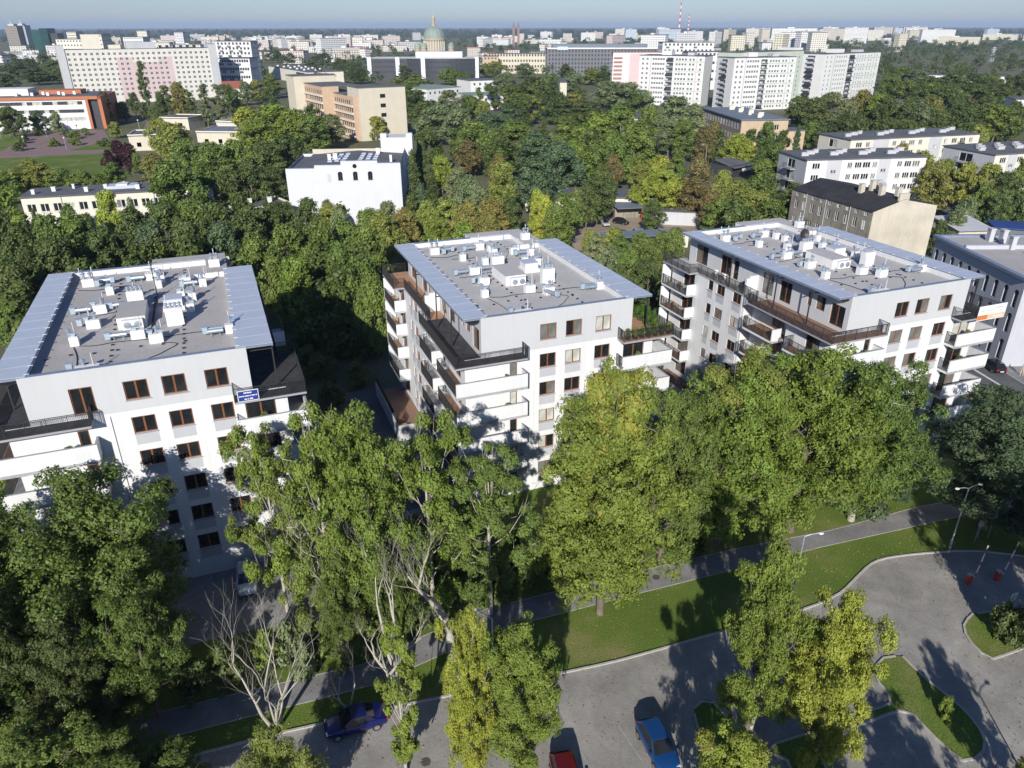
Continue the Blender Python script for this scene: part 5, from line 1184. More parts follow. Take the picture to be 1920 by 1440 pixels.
KC = {'d': (.080, .108, .032), 'g': (.115, .160, .036), 'l': (.235, .272, .043), 'o': (.175, .165, .045), 's': (.155, .190, .085), 'b': (.078, .118, .055), 'y': (.190, .212, .048), 'p': (.045, .017, .022), 'w': (.150, .128, .048), 'n': (.150, .200, .036)}
KW = {'d': 'dark green', 'g': 'mid green', 'l': 'lime green', 'o': 'olive brown', 's': 'silvery green', 'b': 'blue-green', 'y': 'yellow-green', 'p': 'dark purple', 'w': 'rusty brown', 'n': 'fresh green'}
tree_items = []; tr = random.Random(5)
def tree(p, h, r, kind, var, phrase, u, name='tree', rz=None, cat='tree', jitter=.14):
    cm, tm, h0, r0 = VAR[var]; root = empty(name, (p[0], p[1], 0), tr.uniform(0, 6.28) if rz is None else rz)
    s_ = (r/r0, r/r0*tr.uniform(.92, 1.08), h/h0)
    c = inst('crown', cm, root, scale=s_); t_ = inst('trunk' if cat == 'tree' else 'stems', tm, root, scale=s_)
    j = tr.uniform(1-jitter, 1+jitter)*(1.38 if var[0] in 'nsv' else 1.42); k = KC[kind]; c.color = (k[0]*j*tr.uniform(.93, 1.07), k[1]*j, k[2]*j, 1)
    tree_items.append((root, u, phrase)); return root
BLK = []
for B_ in (B1, B2, B3): BLK.append((B_.location.x, B_.location.y, B_.rotation_euler.z))
def inside_block(p, pad=1.5):
    for x, y, t in BLK:
        dx, dy = p[0]-x, p[1]-y; lx = dx*math.cos(t)+dy*math.sin(t); ly = -dx*math.sin(t)+dy*math.cos(t)
        if -3-pad < lx < 20+pad and -1.5-pad < ly < 30+pad: return True
    return False
FOOT = []
bpy.context.view_layer.update()
for o in [q for q in sc.objects if q.parent is None and q.type == 'EMPTY' and q.get('category') in ('building', 'church') and q.name.split('.')[0] not in ('apartment_block', 'city_building')]:
    bb = [c.matrix_local @ Vector(v) for c in o.children if c.type == 'MESH' for v in c.bound_box]
    FOOT.append((o.location.x, o.location.y, o.rotation_euler.z, min(v.x for v in bb), max(v.x for v in bb), min(v.y for v in bb), max(v.y for v in bb)))
def inside_foot(p, pad=.5):
    for x, y, t, a, b, c, d in FOOT:
        dx, dy = p[0]-x, p[1]-y; lx = dx*math.cos(t)+dy*math.sin(t); ly = -dx*math.sin(t)+dy*math.cos(t)
        if a-pad < lx < b+pad and c-pad < ly < d+pad: return True
    return False
def where(u, v):
    if v < 130: return 'on the edge of the distant town'
    if v < 215:
        for a, n in ((200, 'behind the orange laboratory'), (480, 'below the hospital slab'), (640, 'left of the cream office block'), (900, 'below the dark curved office'), (1150, 'in the wood left of the tower blocks'), (1500, 'at the foot of the tower blocks'), (9999, 'in the wood at the upper right')):
            if u < a: return n
    if v < 330:
        for a, n in ((230, 'around the red plaza'), (560, 'round the low cream pavilions'), (780, 'beside the white hall'), (1010, 'in the wood right of the white hall'), (1240, 'in the wood behind the low pavilion'), (1480, 'along the street by the tan school'), (9999, 'between the pale slabs')):
            if u < a: return n
    if v < 420:
        for a, n in ((420, 'along the two-storey school wing'), (780, 'in front of the white hall'), (1000, 'in the park behind the middle block'), (1290, 'round the sandy yard'), (1560, 'behind the right block'), (9999, 'right of the old tenement')):
            if u < a: return n
    for a, n in ((470, 'in the belt behind the left block'), (760, 'in the gap between left and middle blocks'), (1080, 'behind the middle block'), (1300, 'between middle and right blocks'), (9999, 'beside the right block')):
        if u < a: return n
def mid(u, v, rp, kind, h=15, shape='r', phrase=None):
    if shape == 'b': p = G(u, v, h*.5)
    else: p = G(u, v, h*.62)
    r = rp/FPX*depth_of((p.x, p.y, h*.6)); var = {'r': f'r{tr.randrange(5)}', 'p': f'p{tr.randrange(2)}', 'c': 'c0', 'b': f'b{tr.randrange(2)}'}[shape]
    nm = {'r': 'broadleaf_tree', 'p': 'poplar_tree', 'c': 'conifer_tree', 'b': 'shrub'}[shape]; w = {'r': 'tree', 'p': 'columnar poplar', 'c': 'conifer', 'b': 'shrub'}[shape]
    if inside_block(p): return
    tree((p.x, p.y), h, r, kind, var, phrase or f"{KW[kind]} {w} {where(u, v)}", u, nm, cat='shrub' if shape == 'b' else 'tree')
MID = [  # u, v, half-width px, colour, height m, shape
 # upper left
 (30,128,26,'d',13),(68,140,30,'d',13),(98,122,18,'g',14),(10,150,24,'d',12),(80,108,14,'g',12),(20,108,15,'g',12),(108,140,16,'g',12),(55,118,16,'d',13),
 (268,150,12,'d',27,'p'),(196,196,15,'d',16,'p'),(183,200,12,'g',15,'p'),(336,182,21,'o',19),(383,188,14,'s',20,'p'),(412,186,16,'s',20,'p'),(310,180,14,'g',16,'p'),(445,190,14,'g',16,'p'),(358,195,12,'d',16,'p'),(300,195,12,'d',15),(232,205,14,'d',10),(250,190,12,'d',12),(215,205,14,'d',10),(270,205,12,'d',9),(290,210,12,'g',8),
 (430,150,16,'g',12),(455,140,18,'g',13),(480,118,14,'d',14),(515,103,17,'d',16),(545,108,10,'d',14),(605,108,20,'d',14),(585,125,16,'d',12),(560,160,20,'g',12),(480,165,20,'y',13),(510,160,18,'g',14),(460,170,16,'s',14),(430,175,14,'g',13),(640,120,18,'d',14),(660,128,18,'d',13),(672,140,20,'d',12),
 (18,222,26,'d',13),(70,224,18,'b',10),(105,226,13,'s',10),(45,215,16,'g',11),(215,240,14,'y',7),(222,285,19,'p',10),(242,290,17,'p',10),(205,300,14,'p',8),(255,302,12,'g',7),
 (30,335,38,'y',8),(78,330,34,'y',9),(118,338,28,'g',8),(155,340,26,'g',8),(212,325,24,'g',8),(60,318,24,'y',8),(8,345,30,'g',9),(185,345,20,'g',7),
 (325,262,38,'y',15),(300,250,26,'y',14),(350,300,36,'g',15),(328,355,55,'g',17),(290,320,30,'o',12),(400,305,42,'g',15),(440,300,36,'g',15),(485,255,44,'n',16),(462,230,32,'l',15),(515,225,42,'n',16),(545,235,36,'n',15),(590,245,38,'g',14),(620,238,26,'s',13),(500,300,40,'d',14),(540,290,36,'d',14),(470,345,38,'d',14),(430,355,36,'d',13),(380,345,34,'g',14),(510,345,30,'d',12),(585,205,20,'g',10),(640,212,20,'g',10),
 (205,395,26,'l',12),(250,410,18,'s',12,'c'),(130,410,18,'g',9),(70,425,14,'d',10,'c'),(165,430,22,'d',9),(5,400,42,'n',15),(0,450,38,'d',14),(500,395,12,'d',9,'c'),(540,400,16,'g',7),(465,405,18,'y',8,'c'),
 (45,470,40,'d',13),(95,460,42,'g',14),(150,455,48,'g',14),(110,505,48,'d',13),(200,480,44,'d',13),(60,520,42,'d',12),(25,550,44,'d',12),(30,610,40,'g',11),(255,440,42,'d',13),(310,430,44,'d',13),(290,470,40,'b',13),(360,420,42,'g',13),(350,465,42,'d',13),(410,430,44,'d',14),(420,470,40,'b',13),(465,445,42,'d',13),(300,485,20,'l',11),(520,420,40,'d',12),(580,415,34,'d',12),(620,420,30,'y',11),(480,490,40,'g',13),(540,480,46,'g',14),(600,470,44,'g',14),(650,460,38,'g',13),(560,540,44,'n',13),(520,530,40,'g',13),(640,520,44,'g',14),(690,480,44,'g',14),(680,540,42,'g',14),(700,580,34,'g',13),(720,440,36,'y',12),(655,560,36,'g',13),
 (690,430,34,'g',11),(560,455,34,'d',12),(640,430,26,'s',11),(615,405,20,'s',9),(730,410,26,'s',10),(760,430,30,'o',11),(800,415,30,'y',11),(840,410,34,'y',11),(880,415,34,'o',11),(920,410,34,'o',11),(820,440,34,'n',10),(870,450,30,'n',10),(920,440,28,'o',11),(770,400,24,'d',11,'c'),(955,405,28,'d',11),
 (705,235,20,'y',10),(775,330,24,'d',17,'c'),(790,300,22,'d',16,'c'),(790,380,26,'b',12,'c'),(828,320,26,'l',11),(810,350,24,'d',12,'c'),(880,365,34,'s',12),(945,345,32,'y',14),(935,330,26,'o',14),(860,350,26,'s',12),(900,385,26,'s',11),
 (825,225,44,'s',16),(860,235,40,'s',16),(800,215,36,'d',15),(780,190,30,'d',15),(760,180,26,'d',14),(890,260,40,'g',15),(920,240,44,'b',15),(955,225,34,'b',14),(930,275,36,'g',14),(880,290,30,'w',12),(970,260,44,'g',16),(1010,290,46,'b',17),(1050,310,44,'b',16),(1010,340,44,'b',15),(1060,270,44,'g',17),(1080,300,36,'n',15),(990,200,30,'y',14),(960,180,30,'g',15),(1000,170,36,'d',19),(1030,180,30,'d',18),(1050,200,34,'d',14),(1100,210,36,'d',14),(1075,195,28,'o',14),(1120,250,42,'n',18),(1165,240,44,'g',20),(1190,270,40,'g',18),(1150,290,38,'g',16),(1120,300,34,'g',15),(1180,180,44,'s',17),(1140,175,40,'s',17),(1200,195,36,'s',16),(1215,230,30,'g',16),(840,190,24,'s',14),(880,200,24,'g',14),(905,210,24,'y',13),(940,160,26,'s',14),(745,160,20,'g',12),(770,165,24,'g',12),(700,125,14,'d',12),(735,135,18,'d',12),(755,135,14,'d',15,'p'),(765,140,12,'d',15,'p'),(840,140,20,'n',13),(860,145,22,'g',12),(780,150,20,'g',11),(800,160,20,'s',11),(930,125,20,'y',13),(910,130,18,'y',12),(950,150,22,'s',14),(985,130,20,'s',13),(1035,155,22,'g',14),(1075,150,26,'s',14),(1110,140,26,'y',13),(1135,145,22,'d',12),(1060,130,14,'d',12),
 (1270,215,42,'s',18),(1300,230,30,'s',17),(1255,250,30,'s',14),(1320,265,24,'w',13),(1340,250,16,'w',12),(1285,255,28,'g',14),(1235,315,30,'l',10),(1270,320,26,'g',11),(1205,330,30,'y',9),(1240,345,44,'l',11),(1260,365,36,'l',10),(1215,360,30,'l',10),(1310,330,32,'w',12),(1300,365,34,'w',11),(1330,385,26,'w',10),(1355,345,24,'y',10),(1380,275,30,'l',11),(1400,285,24,'l',10),(1440,255,22,'g',13),(1450,300,34,'g',13),(1430,330,32,'g',12),(1495,260,13,'b',13,'c'),(1520,250,22,'g',11),(1540,258,16,'d',10),(1380,370,40,'y',10),(1420,385,36,'y',9),(1350,400,36,'g',9),(1450,400,36,'g',9),(1390,415,34,'d',8),(1480,395,28,'g',9),(1510,390,24,'y',11),(1520,370,18,'d',9),
 (1120,370,36,'d',12),(1130,350,26,'d',13),(1150,320,18,'w',12),(1100,380,24,'d',11),(1225,400,24,'d',8),(1020,400,24,'l',11),(1055,405,30,'g',12),(1040,420,34,'g',11),(1005,390,20,'l',11),(1080,385,18,'g',10),(1150,455,24,'y',8),(1120,470,26,'s',8),(1165,480,30,'g',9),(1200,475,32,'g',10),(1225,490,32,'g',10),(1180,510,34,'g',10),(1140,500,28,'s',9),(1240,470,28,'g',9),(1105,460,22,'y',8),(1215,530,34,'d',10),(1160,540,30,'d',10),(1265,455,22,'g',8),
 (1725,320,34,'y',13),(1750,340,34,'o',13),(1700,325,26,'o',13),(1690,300,20,'o',12),(1770,330,24,'y',12),(1735,285,30,'g',13),(1770,265,36,'g',13),(1790,290,28,'d',12),(1700,290,22,'g',10),(1830,260,22,'y',12),(1660,330,14,'o',9),(1810,340,30,'y',12),(1850,340,34,'y',12),(1880,360,34,'d',12),(1905,330,30,'g',12),(1840,380,24,'g',11),(1810,400,26,'s',9),(1790,420,24,'s',8),(1870,395,24,'d',10),(1915,390,30,'d',11),(1760,440,20,'d',8),(1780,455,14,'g',6),
 (1500,205,26,'d',16),(1530,210,30,'d',16),(1560,200,30,'s',16),(1590,215,26,'s',15),(1615,195,24,'o',17),(1650,200,30,'n',16),(1685,215,28,'s',14),(1720,220,28,'s',14),(1745,205,28,'o',14),(1610,235,22,'d',12),(1580,235,24,'d',12),(1665,240,24,'d',11),(1700,245,24,'d',11),(1760,235,28,'d',13),(1800,225,34,'d',16),(1840,215,36,'d',16),(1870,225,34,'n',15),(1900,225,30,'d',15),(1780,190,36,'d',17),(1820,180,36,'d',17),(1870,180,36,'d',16),(1910,160,30,'d',16),(1740,175,30,'g',15),(1700,170,30,'g',15),(1670,160,28,'g',15),(1690,140,26,'g',15),(1720,145,26,'s',14),(1750,160,26,'d',14),(1790,155,30,'d',15),(1830,155,30,'d',14),(1860,155,24,'g',14),
]
for q in MID: mid(*q)
# clipped round shrubs, hedges and lamps of the red plaza
for u, v, r_ in ((100,267,11),(40,262,10),(35,275,13),(75,247,9),(138,253,13),(140,265,11),(195,267,12),(160,247,8),(125,250,9),(45,257,8)): mid(u, v, r_, 'd' if u % 2 else 'g', 3.2, 'b', 'round clipped shrub on the red plaza')
# the wood goes on: fill the ground between the placed trees
def fill(n, poly, hs, kinds, seed, shapes=('r',), minpx=16):
    r_ = random.Random(seed); done = []
    xs = [p[0] for p in poly]; ys = [p[1] for p in poly]
    def inp(x, y):
        c = False
        for (x1, y1), (x2, y2) in zip(poly, poly[1:]+poly[:1]):
            if (y1 > y) != (y2 > y) and x < (x2-x1)*(y-y1)/(y2-y1)+x1: c = not c
        return c
    tries = 0
    while len(done) < n and tries < n*40:
        tries += 1; u, v = r_.uniform(min(xs), max(xs)), r_.uniform(min(ys), max(ys))
        if not inp(u, v): continue
        h = r_.uniform(*hs); p = G(u, v, h*.6)
        if inside_block(p) or inside_foot(p, 1.5): continue
        if any((p.x-a)**2+(p.y-b)**2 < 30 for a, b in done): continue
        done.append((p.x, p.y)); r = h*r_.uniform(.3, .4); q = np.random.default_rng(seed*100+len(done)); c_, rr_ = crown_points(seed*100+len(done), h, r, h*.15, 'dome', 16)
        FILLC.append(c_+np.array([p.x, p.y, 0])); FILLR.append(rr_*1.2)
FILLC = []; FILLR = []
fill(46, [(1660, 110), (1930, 105), (1930, 240), (1660, 240)], (12, 17), 'ddggsoyn', 1)
fill(22, [(770, 170), (1220, 160), (1230, 300), (780, 300)], (12, 17), 'dgggbsyo', 2)
fill(20, [(0, 400), (700, 390), (720, 560), (0, 640)], (10, 13), 'ddggb', 3)
fill(12, [(1340, 240), (1480, 230), (1500, 420), (1340, 420)], (8, 12), 'ggdyo', 4)
fill(14, [(420, 140), (680, 110), (600, 260), (430, 260)], (10, 15), 'ggdns', 5)
fill(10, [(1500, 215), (1760, 215), (1920, 260), (1550, 250)], (9, 13), 'ggds', 6)
me = leaf_mesh('wood_filling', np.concatenate(FILLC), np.concatenate(FILLR), len(FILLC)*2600, .62, 900, LEAF); o = inst('wood_filling', me); o.color = (.10, .14, .035, 1); tag(o, 'tangled treetops filling the gaps of the woods', 'trees', None, 'stuff')
label_rows(tree_items, 'tree')
# ------------------------------------------------------------------ distant woodland that reads as one mass
def woodland(name, label, n, u0, u1, t0, t1, hs, leaf, per, seed, col):
    g = np.random.default_rng(seed); C_ = []; R_ = []
    for i in range(n):
        t = t0+(t1-t0)*g.random()**.9; u = g.uniform(u0, u1); h = g.uniform(*hs); x = (u-960)/FPX*t; y = (t-_sp*CAMH)/_cp
        if inside_foot((x, y), 4): continue
        for _ in range(4): C_.append((x+g.normal()*h*.22, y+g.normal()*h*.22, h*g.uniform(.35, .75))); R_.append(h*g.uniform(.2, .32))
    me = leaf_mesh(name, C_, R_, len(C_)//4*per, leaf, seed+1, LEAF, up=.5); o = inst(name, me); o.color = (*col, 1); tag(o, label, 'trees', None, 'stuff'); return o
woodland('distant_trees', 'scattered trees between the buildings of the near town', 420, -60, 1250, 600, 1300, (9, 15), 1.3, 130, 31, (.09, .125, .045))
woodland('distant_trees', 'green tree belts between the housing blocks on the right', 640, 1150, 2000, 620, 1900, (11, 17), 1.5, 120, 33, (.09, .125, .045))
woodland('distant_trees', 'trees threading the far town to the horizon', 900, -100, 2020, 1300, 3600, (10, 16), 2.6, 70, 35, (.08, .115, .045))
woodland('far_forest', 'dark forest belt closing the horizon', 2600, -400, 2320, 3500, 9000, (14, 22), 7.0, 36, 37, (.06, .09, .04))
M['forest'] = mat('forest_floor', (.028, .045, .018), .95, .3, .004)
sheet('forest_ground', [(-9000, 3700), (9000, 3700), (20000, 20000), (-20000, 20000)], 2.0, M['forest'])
# ------------------------------------------------------------------ foreground trees
near_items = []
def near(ub, vb, vt, hw, kind, var, label, yellow=0, name='broadleaf_tree', dh=0.0, rz=None):
    p = G(ub, vb); h = top_height(p, vt)+dh; q = (p.x, p.y, h*.6); r = hw/FPX*depth_of(q)*.86; h -= .12*r
    o = tree((p.x, p.y), h, r, kind, var, 'x', ub, name, rz, jitter=.05)
    if yellow: y_ = inst('autumn_leaves', YEL[var], o, scale=o.children[0].scale); y_.color = (.33*yellow, .32*yellow, .06, 1)
    tree_items.pop(); tag(o, label, 'tree'); o["_h"] = h; del o["_h"]
    return o, p, h, r
NEAR = [
 (650, 1240, 1040, 62, 'g', 'n3', 'young green tree on the verge behind the bare tree'),
 (745, 1205, 960, 80, 'g', 'n0', 'dense green tree behind the white dead limbs'),
 (540, 1150, 785, 95, 'n', 's0', 'loose light green ash right of the parked silver car'),
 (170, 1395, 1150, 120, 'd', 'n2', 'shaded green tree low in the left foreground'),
 (245, 1250, 880, 210, 'g', 'n0', 'large green maple in front of the left white block, hiding its lower floors'),
 (40, 1300, 950, 150, 'g', 'n3', 'big green tree at the left picture edge beside the left block'),
 (300, 1345, 1075, 110, 'g', 'n2', 'lower green tree overhanging the dark corner, left foreground'),
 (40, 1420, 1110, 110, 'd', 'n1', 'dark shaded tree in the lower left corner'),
 (635, 1195, 765, 125, 'n', 's0', 'thin light green ash between the left block and the pale dead limbs'),
 (700, 1190, 765, 145, 'n', 'n2', 'tall green ash in the gap between left and middle blocks'),
 (815, 1160, 775, 125, 'n', 's0', 'tall green ash in front of the middle block corner'),
 (920, 1150, 825, 118, 'g', 's0', 'loose green tree against the middle block front'),
 (1125, 1150, 700, 165, 'n', 'n1', 'yellow-topped maple in front of the middle block, trunk on the lawn', 1.0),
 (1238, 1052, 725, 125, 'g', 'n0', 'green tree filling the gap before the right block'),
 (1345, 1016, 662, 165, 'n', 'n1', 'broad green maple hiding the right block lower left side', .75),
 (1480, 995, 640, 175, 'n', 'n0', 'tallest broad maple before the right block entrance side'),
 (1595, 975, 668, 145, 'g', 'n3', 'green maple before the right block front windows'),
 (1655, 950, 850, 60, 'b', 'n2', 'low blue-green tree at the foot of the right block'),
 (1838, 988, 728, 165, 'b', 'n1', 'dark blue-green locust tree right of the lamp post'),
 (1925, 990, 745, 70, 'd', 'n3', 'dark green tree at the right picture edge above the barriers'),
 (1395, 1392, 1012, 108, 'n', 'n2', 'airy olive green tree on the small island left of the lime maple'),
 (1520, 1440, 1112, 112, 'l', 'n0', 'bright lime maple on the long grass island'),
 (885, 1475, 1140, 70, 'l', 'n3', 'lime green maple beside the lower path, left of its twin'),
 (975, 1455, 1165, 95, 'n', 'n0', 'fresh green maple with cut pale trunk by the car park'),
 (1345, 1600, 1372, 118, 'l', 'n2', 'yellow-green treetop at the bottom edge beside the blue hatchback', .9),
 (545, 1590, 1375, 100, 'y', 'n3', 'yellowish treetop at the bottom edge below the bare tree'),
 (1925, 1560, 1400, 70, 'y', 'n0', 'treetop in the lower right corner'),
]
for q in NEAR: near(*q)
o, p, h, r = near(762, 1450, 1160, 52, 'n', 'v0', 'slender ivy-clad tree with pale leaning trunk beside the dark blue car')
out_items = []
# trees standing below the picture edge: their shadows cross the car park
for u, v, h_, r_ in ((1830, 1800, 8, 3.2), (100, 1560, 8, 4.5), (-60, 1500, 10, 4.5), (260, 1580, 7, 4.5), (2080, 1330, 17, 6), (1600, 1900, 12, 3.6)):
    p = G(u, v); o = tree((p.x, p.y), h_, r_, 'g', 'n0', 'x', u); t_ = tree_items.pop(); out_items.append((o, u, 'tree just outside the lower picture edge'))
label_rows(out_items, 'tree')
# bare and partly dead trees
def bare(label, base, h, spread, seed, levels=5, r0=.2, name='bare_tree', bark='barkp', lean=(0, 0), up=.62, stems=1):
    g = random.Random(seed); k = MB()
    def grow(p, d, L_, r_, lv):
        n = 3; pts = [p]; rs = [r_]; q = Vector(p); dd = Vector(d)
        for i in range(n):
            dd = (dd+Vector((g.uniform(-1, 1), g.uniform(-1, 1), g.uniform(-.2, 1.0)))*(.09 if lv > levels-1 else .17)).normalized(); q = q+dd*L_/n; pts.append(q.copy()); rs.append(r_*(1-.38*(i+1)/n))
        k.tube(pts, rs, 6 if lv > 2 else 4, caps=False)
        if lv == 0: return
        for i in range(2 if g.random() < .45 else 3):
            a = g.uniform(0, 6.28); s_ = spread*g.uniform(.6, 1.2); nd = (dd+Vector((math.cos(a)*s_, math.sin(a)*s_, g.uniform(0, .4)))).normalized()
            st = pts[-1] if i < 2 else pts[2]; grow(st, nd, L_*g.uniform(.62, .85), rs[-1]*(.85 if i == 0 else .62), lv-1)
    for i in range(stems):
        a = 6.28*i/stems+.6; o_ = .34 if stems > 1 else 0
        grow(Vector((0, 0, -.2)), Vector((lean[0]+o_*math.cos(a), lean[1]+o_*math.sin(a), 1)).normalized(), h*(.26 if stems == 1 else g.uniform(.2, .3)), r0*(1 if stems == 1 else g.uniform(.6, .9)), levels)
    root = empty(name, (base[0], base[1], 0), 0, label, 'tree'); k.build('branches', M[bark], root, smooth=True); return root
p = G(518, 1370); bare('bare leafless pale tree beside the lower path, left foreground', p, top_height(p, 1125)*1.25, .6, 7, 5, .2, stems=4)
p = G(655, 1330); bare('slim bare pale tree standing right of the leafless tree', p, 8.5, .5, 9, 4, .12, stems=2)
p = G(850, 1235); bare('half-dead ash with white bare limbs rising through the green crowns', p, top_height(p, 880)*1.05, .55, 12, 6, .40, lean=(-.05, 0))
p = G(765, 1300); bare('leaning dead ash with white limbs, left of the half-dead ash', p, top_height(p, 990)*1.1, .6, 21, 6, .34, lean=(-.3, .1))
p = G(735, 1316); bare('short dead trunk with antler-like bare limbs beside the path', p, top_height(p, 1120)*1.1, .8, 33, 6, .28)
p = G(620, 1180); bare('fine bare twigs of a dying tree in the gap beside the left block', p, top_height(p, 820), .7, 41, 6, .14)
p = G(1400, 1385); bare('dead twiggy limbs inside the airy olive tree', p, top_height(p, 1060), .4, 52, 5, .16)
# understorey shrubs along the blocks and the path
sh_items = len(tree_items)
SH = [(820, 1050, 34, 'd'), (870, 1060, 36, 'd'), (915, 1040, 36, 'd'), (960, 1020, 36, 'd'), (990, 1060, 34, 'd'), (1030, 1050, 30, 'd'), (940, 1090, 30, 'd'), (880, 1110, 28, 'd'), (1180, 1030, 30, 'd'), (1300, 1000, 34, 'd'), (1250, 1020, 30, 'g'), (540, 1200, 34, 's'), (570, 1240, 26, 's'), (1690, 905, 26, 'd'), (1640, 945, 30, 'b'), (745, 1100, 34, 'g'), (700, 1110, 30, 'd'), (660, 1060, 34, 'd'), (560, 1050, 30, 'g'), (20, 900, 40, 'y'), (50, 960, 34, 'y'), (20, 1000, 34, 'g'), (150, 1180, 40, 'd'), (100, 1240, 44, 'd'), (210, 1300, 40, 'd'), (20, 1180, 40, 'd'), (1900, 1175, 26, 'd'), (1880, 1160, 20, 'd'), (1040, 1010, 30, 'o'), (560, 640, 30, 'd'), (600, 610, 32, 'd'), (640, 650, 30, 'd'), (600, 690, 30, 'd'), (670, 700, 28, 'd'), (640, 620, 30, 'g'), (690, 650, 26, 'd'), (620, 740, 28, 'd'), (580, 670, 26, 'd'), (500, 1215, 30, 'g'), (610, 1195, 34, 'g'), (640, 1215, 28, 'd'), (575, 1200, 30, 'd'), (690, 1190, 30, 'g'), (740, 1165, 30, 'd'), (780, 1140, 30, 'd'), (420, 1250, 34, 'd'), (360, 1275, 34, 'd')]
for u, v, rp, k_ in SH: mid(u, v, rp, k_, 3.6, 'b', f"{KW[k_]} shrub {'beside the left block' if u < 500 else 'in the dark gap between left and middle blocks' if v < 760 else 'between the path and the blocks' if u < 1750 else 'on the car park island'}")
label_rows(tree_items[sh_items:], 'shrub')
# pots and hedge on the middle block terrace
def potted(B_, lx, ly, z, s_, k_, label, pot=True):
    root = empty('potted_plant', in_block(B_, lx, ly, z), tr.uniform(0, 6), label, 'plant', None)
    if pot: MB().lathe([(.2*s_, 0), (.3*s_, .4*s_), (.26*s_, .4*s_)], k=12).build('pot', M['pot'], root)
    c = inst('foliage', VAR['b0'][0], root, (0, 0, .3*s_ if pot else 0), scale=(.22*s_, .22*s_, .3*s_)); c.color = (*KC[k_], 1); return root
for i in range(7): potted(B2, 15.1+i*.78, -.95, 16.03, 1.0, 'gynggdy'[i], f"{nth(i)} pot from the left on the middle block front terrace")
for i in range(6): 
    root = empty('clipped_conifer', in_block(B2, 19.3, 1.2+i*1.15, 16.03), 0, f"{nth(i)} upright green hedge plant from the front, middle block terrace", 'plant'); c = inst('foliage', VAR['b1'][0], root, scale=(.36, .4, .62)); c.color = (.07, .14, .02, 1); MB().box(-.35, .35, -.4, .4, 0, .3).build('trough', M['pot'], root)
# garden furniture on the terraces
def chair(B_, lx, ly, z, label, m):
    root = empty('patio_chair', in_block(B_, lx, ly, z), B_.rotation_euler.z+tr.uniform(-.6, .6), label, 'chair'); MB().box(-.25, .25, -.25, .25, .38, .44).build('seat', m, root); MB().box(-.25, .25, .22, .27, .44, .95).build('backrest', m, root)
    for sx in (-.22, .22):
        for sy in (-.22, .22): MB().bar((sx, sy, 0), (sx, sy, .38), .04).build('leg', m, root)
def table(B_, lx, ly, z, label, m):
    root = empty('patio_table', in_block(B_, lx, ly, z), B_.rotation_euler.z, label, 'table'); MB().box(-.5, .5, -.4, .4, .68, .73).build('top', m, root)
    for sx in (-.42, .42):
        for sy in (-.32, .32): MB().bar((sx, sy, 0), (sx, sy, .68), .05).build('leg', m, root)
chair(B3, -1.0, 20.5, 16.15, 'white chair on the right block side terrace, rear one', M['panelw']); chair(B3, -1.0, 18.6, 16.15, 'white chair on the right block side terrace, front one', M['panelw']); table(B3, -.9, 19.6, 16.15, 'white table between chairs on the right block terrace', M['panelw'])
chair(B3, -1.0, 15.2, 16.15, 'black chair by the privacy wall on the right block terrace', M['rail']); table(B2, -4.6, 16, .82, 'wooden table on the middle block ground terrace', M['wood']); chair(B2, -4.2, 18, .82, 'wooden chair on the middle block ground terrace', M['wood'])
# things left on balconies
for B_, dz_, nm_ in ((B1, 1.04, 'left'), (B2, 0, 'middle'), (B3, .11, 'right')):
    for lv, zf in enumerate((13.04, 9.99)):
        w_ = ('upper', 'lower')[lv]
        chair(B_, -.4+lv, -.75, zf+dz_, f"chair on the {nm_} block {w_} front corner balcony", M['panelw' if lv else 'rail']); potted(B_, 2.2, -.9, zf+dz_, 1.1, 'gn'[lv], f"potted plant on the {nm_} block {w_} front corner balcony")
        chair(B_, -2.3, 26+lv, zf+dz_, f"chair on the {nm_} block {w_} rear side balcony", M['wood']); potted(B_, 16.5, -.8, zf+dz_, 1.2, 'yg'[lv], f"potted plant on the {nm_} block {w_} right balcony"); table(B_, 18.2, -.7, zf+dz_, f"small table on the {nm_} block {w_} right balcony", M['panelg'])
# fallen leaves on lawns, path and paving
g_ = np.random.default_rng(8); n_ = 5200; fx = g_.uniform(-45, 48, n_); fy = g_.uniform(30, 66, n_); C_ = np.stack([fx, fy, np.full(n_, .14)], 1)
keep = np.array([not inside_block((x, y), .5) for x, y in zip(fx, fy)]); C_ = C_[keep]; n_ = len(C_); a_ = g_.uniform(0, 6.28, n_); s_ = g_.uniform(.035, .075, n_)
V_ = np.empty((n_, 4, 3)); 
for j in range(4): V_[:, j, 0] = C_[:, 0]+np.cos(a_+j*1.571)*s_; V_[:, j, 1] = C_[:, 1]+np.sin(a_+j*1.571)*s_*1.0; V_[:, j, 2] = .035+g_.uniform(-.01, .06, n_)
me = bpy.data.meshes.new('fallen_leaves'); me.from_pydata(V_.reshape(-1, 3).tolist(), [], [(4*i, 4*i+1, 4*i+2, 4*i+3) for i in range(n_)]); me.materials.append(mat('dry_leaves', (.24, .17, .07), .9, .5, .7, col2=(.40, .32, .12))); tag(inst('fallen_leaves', me), 'fallen leaves scattered on lawns and paving', 'leaves', None, 'stuff')
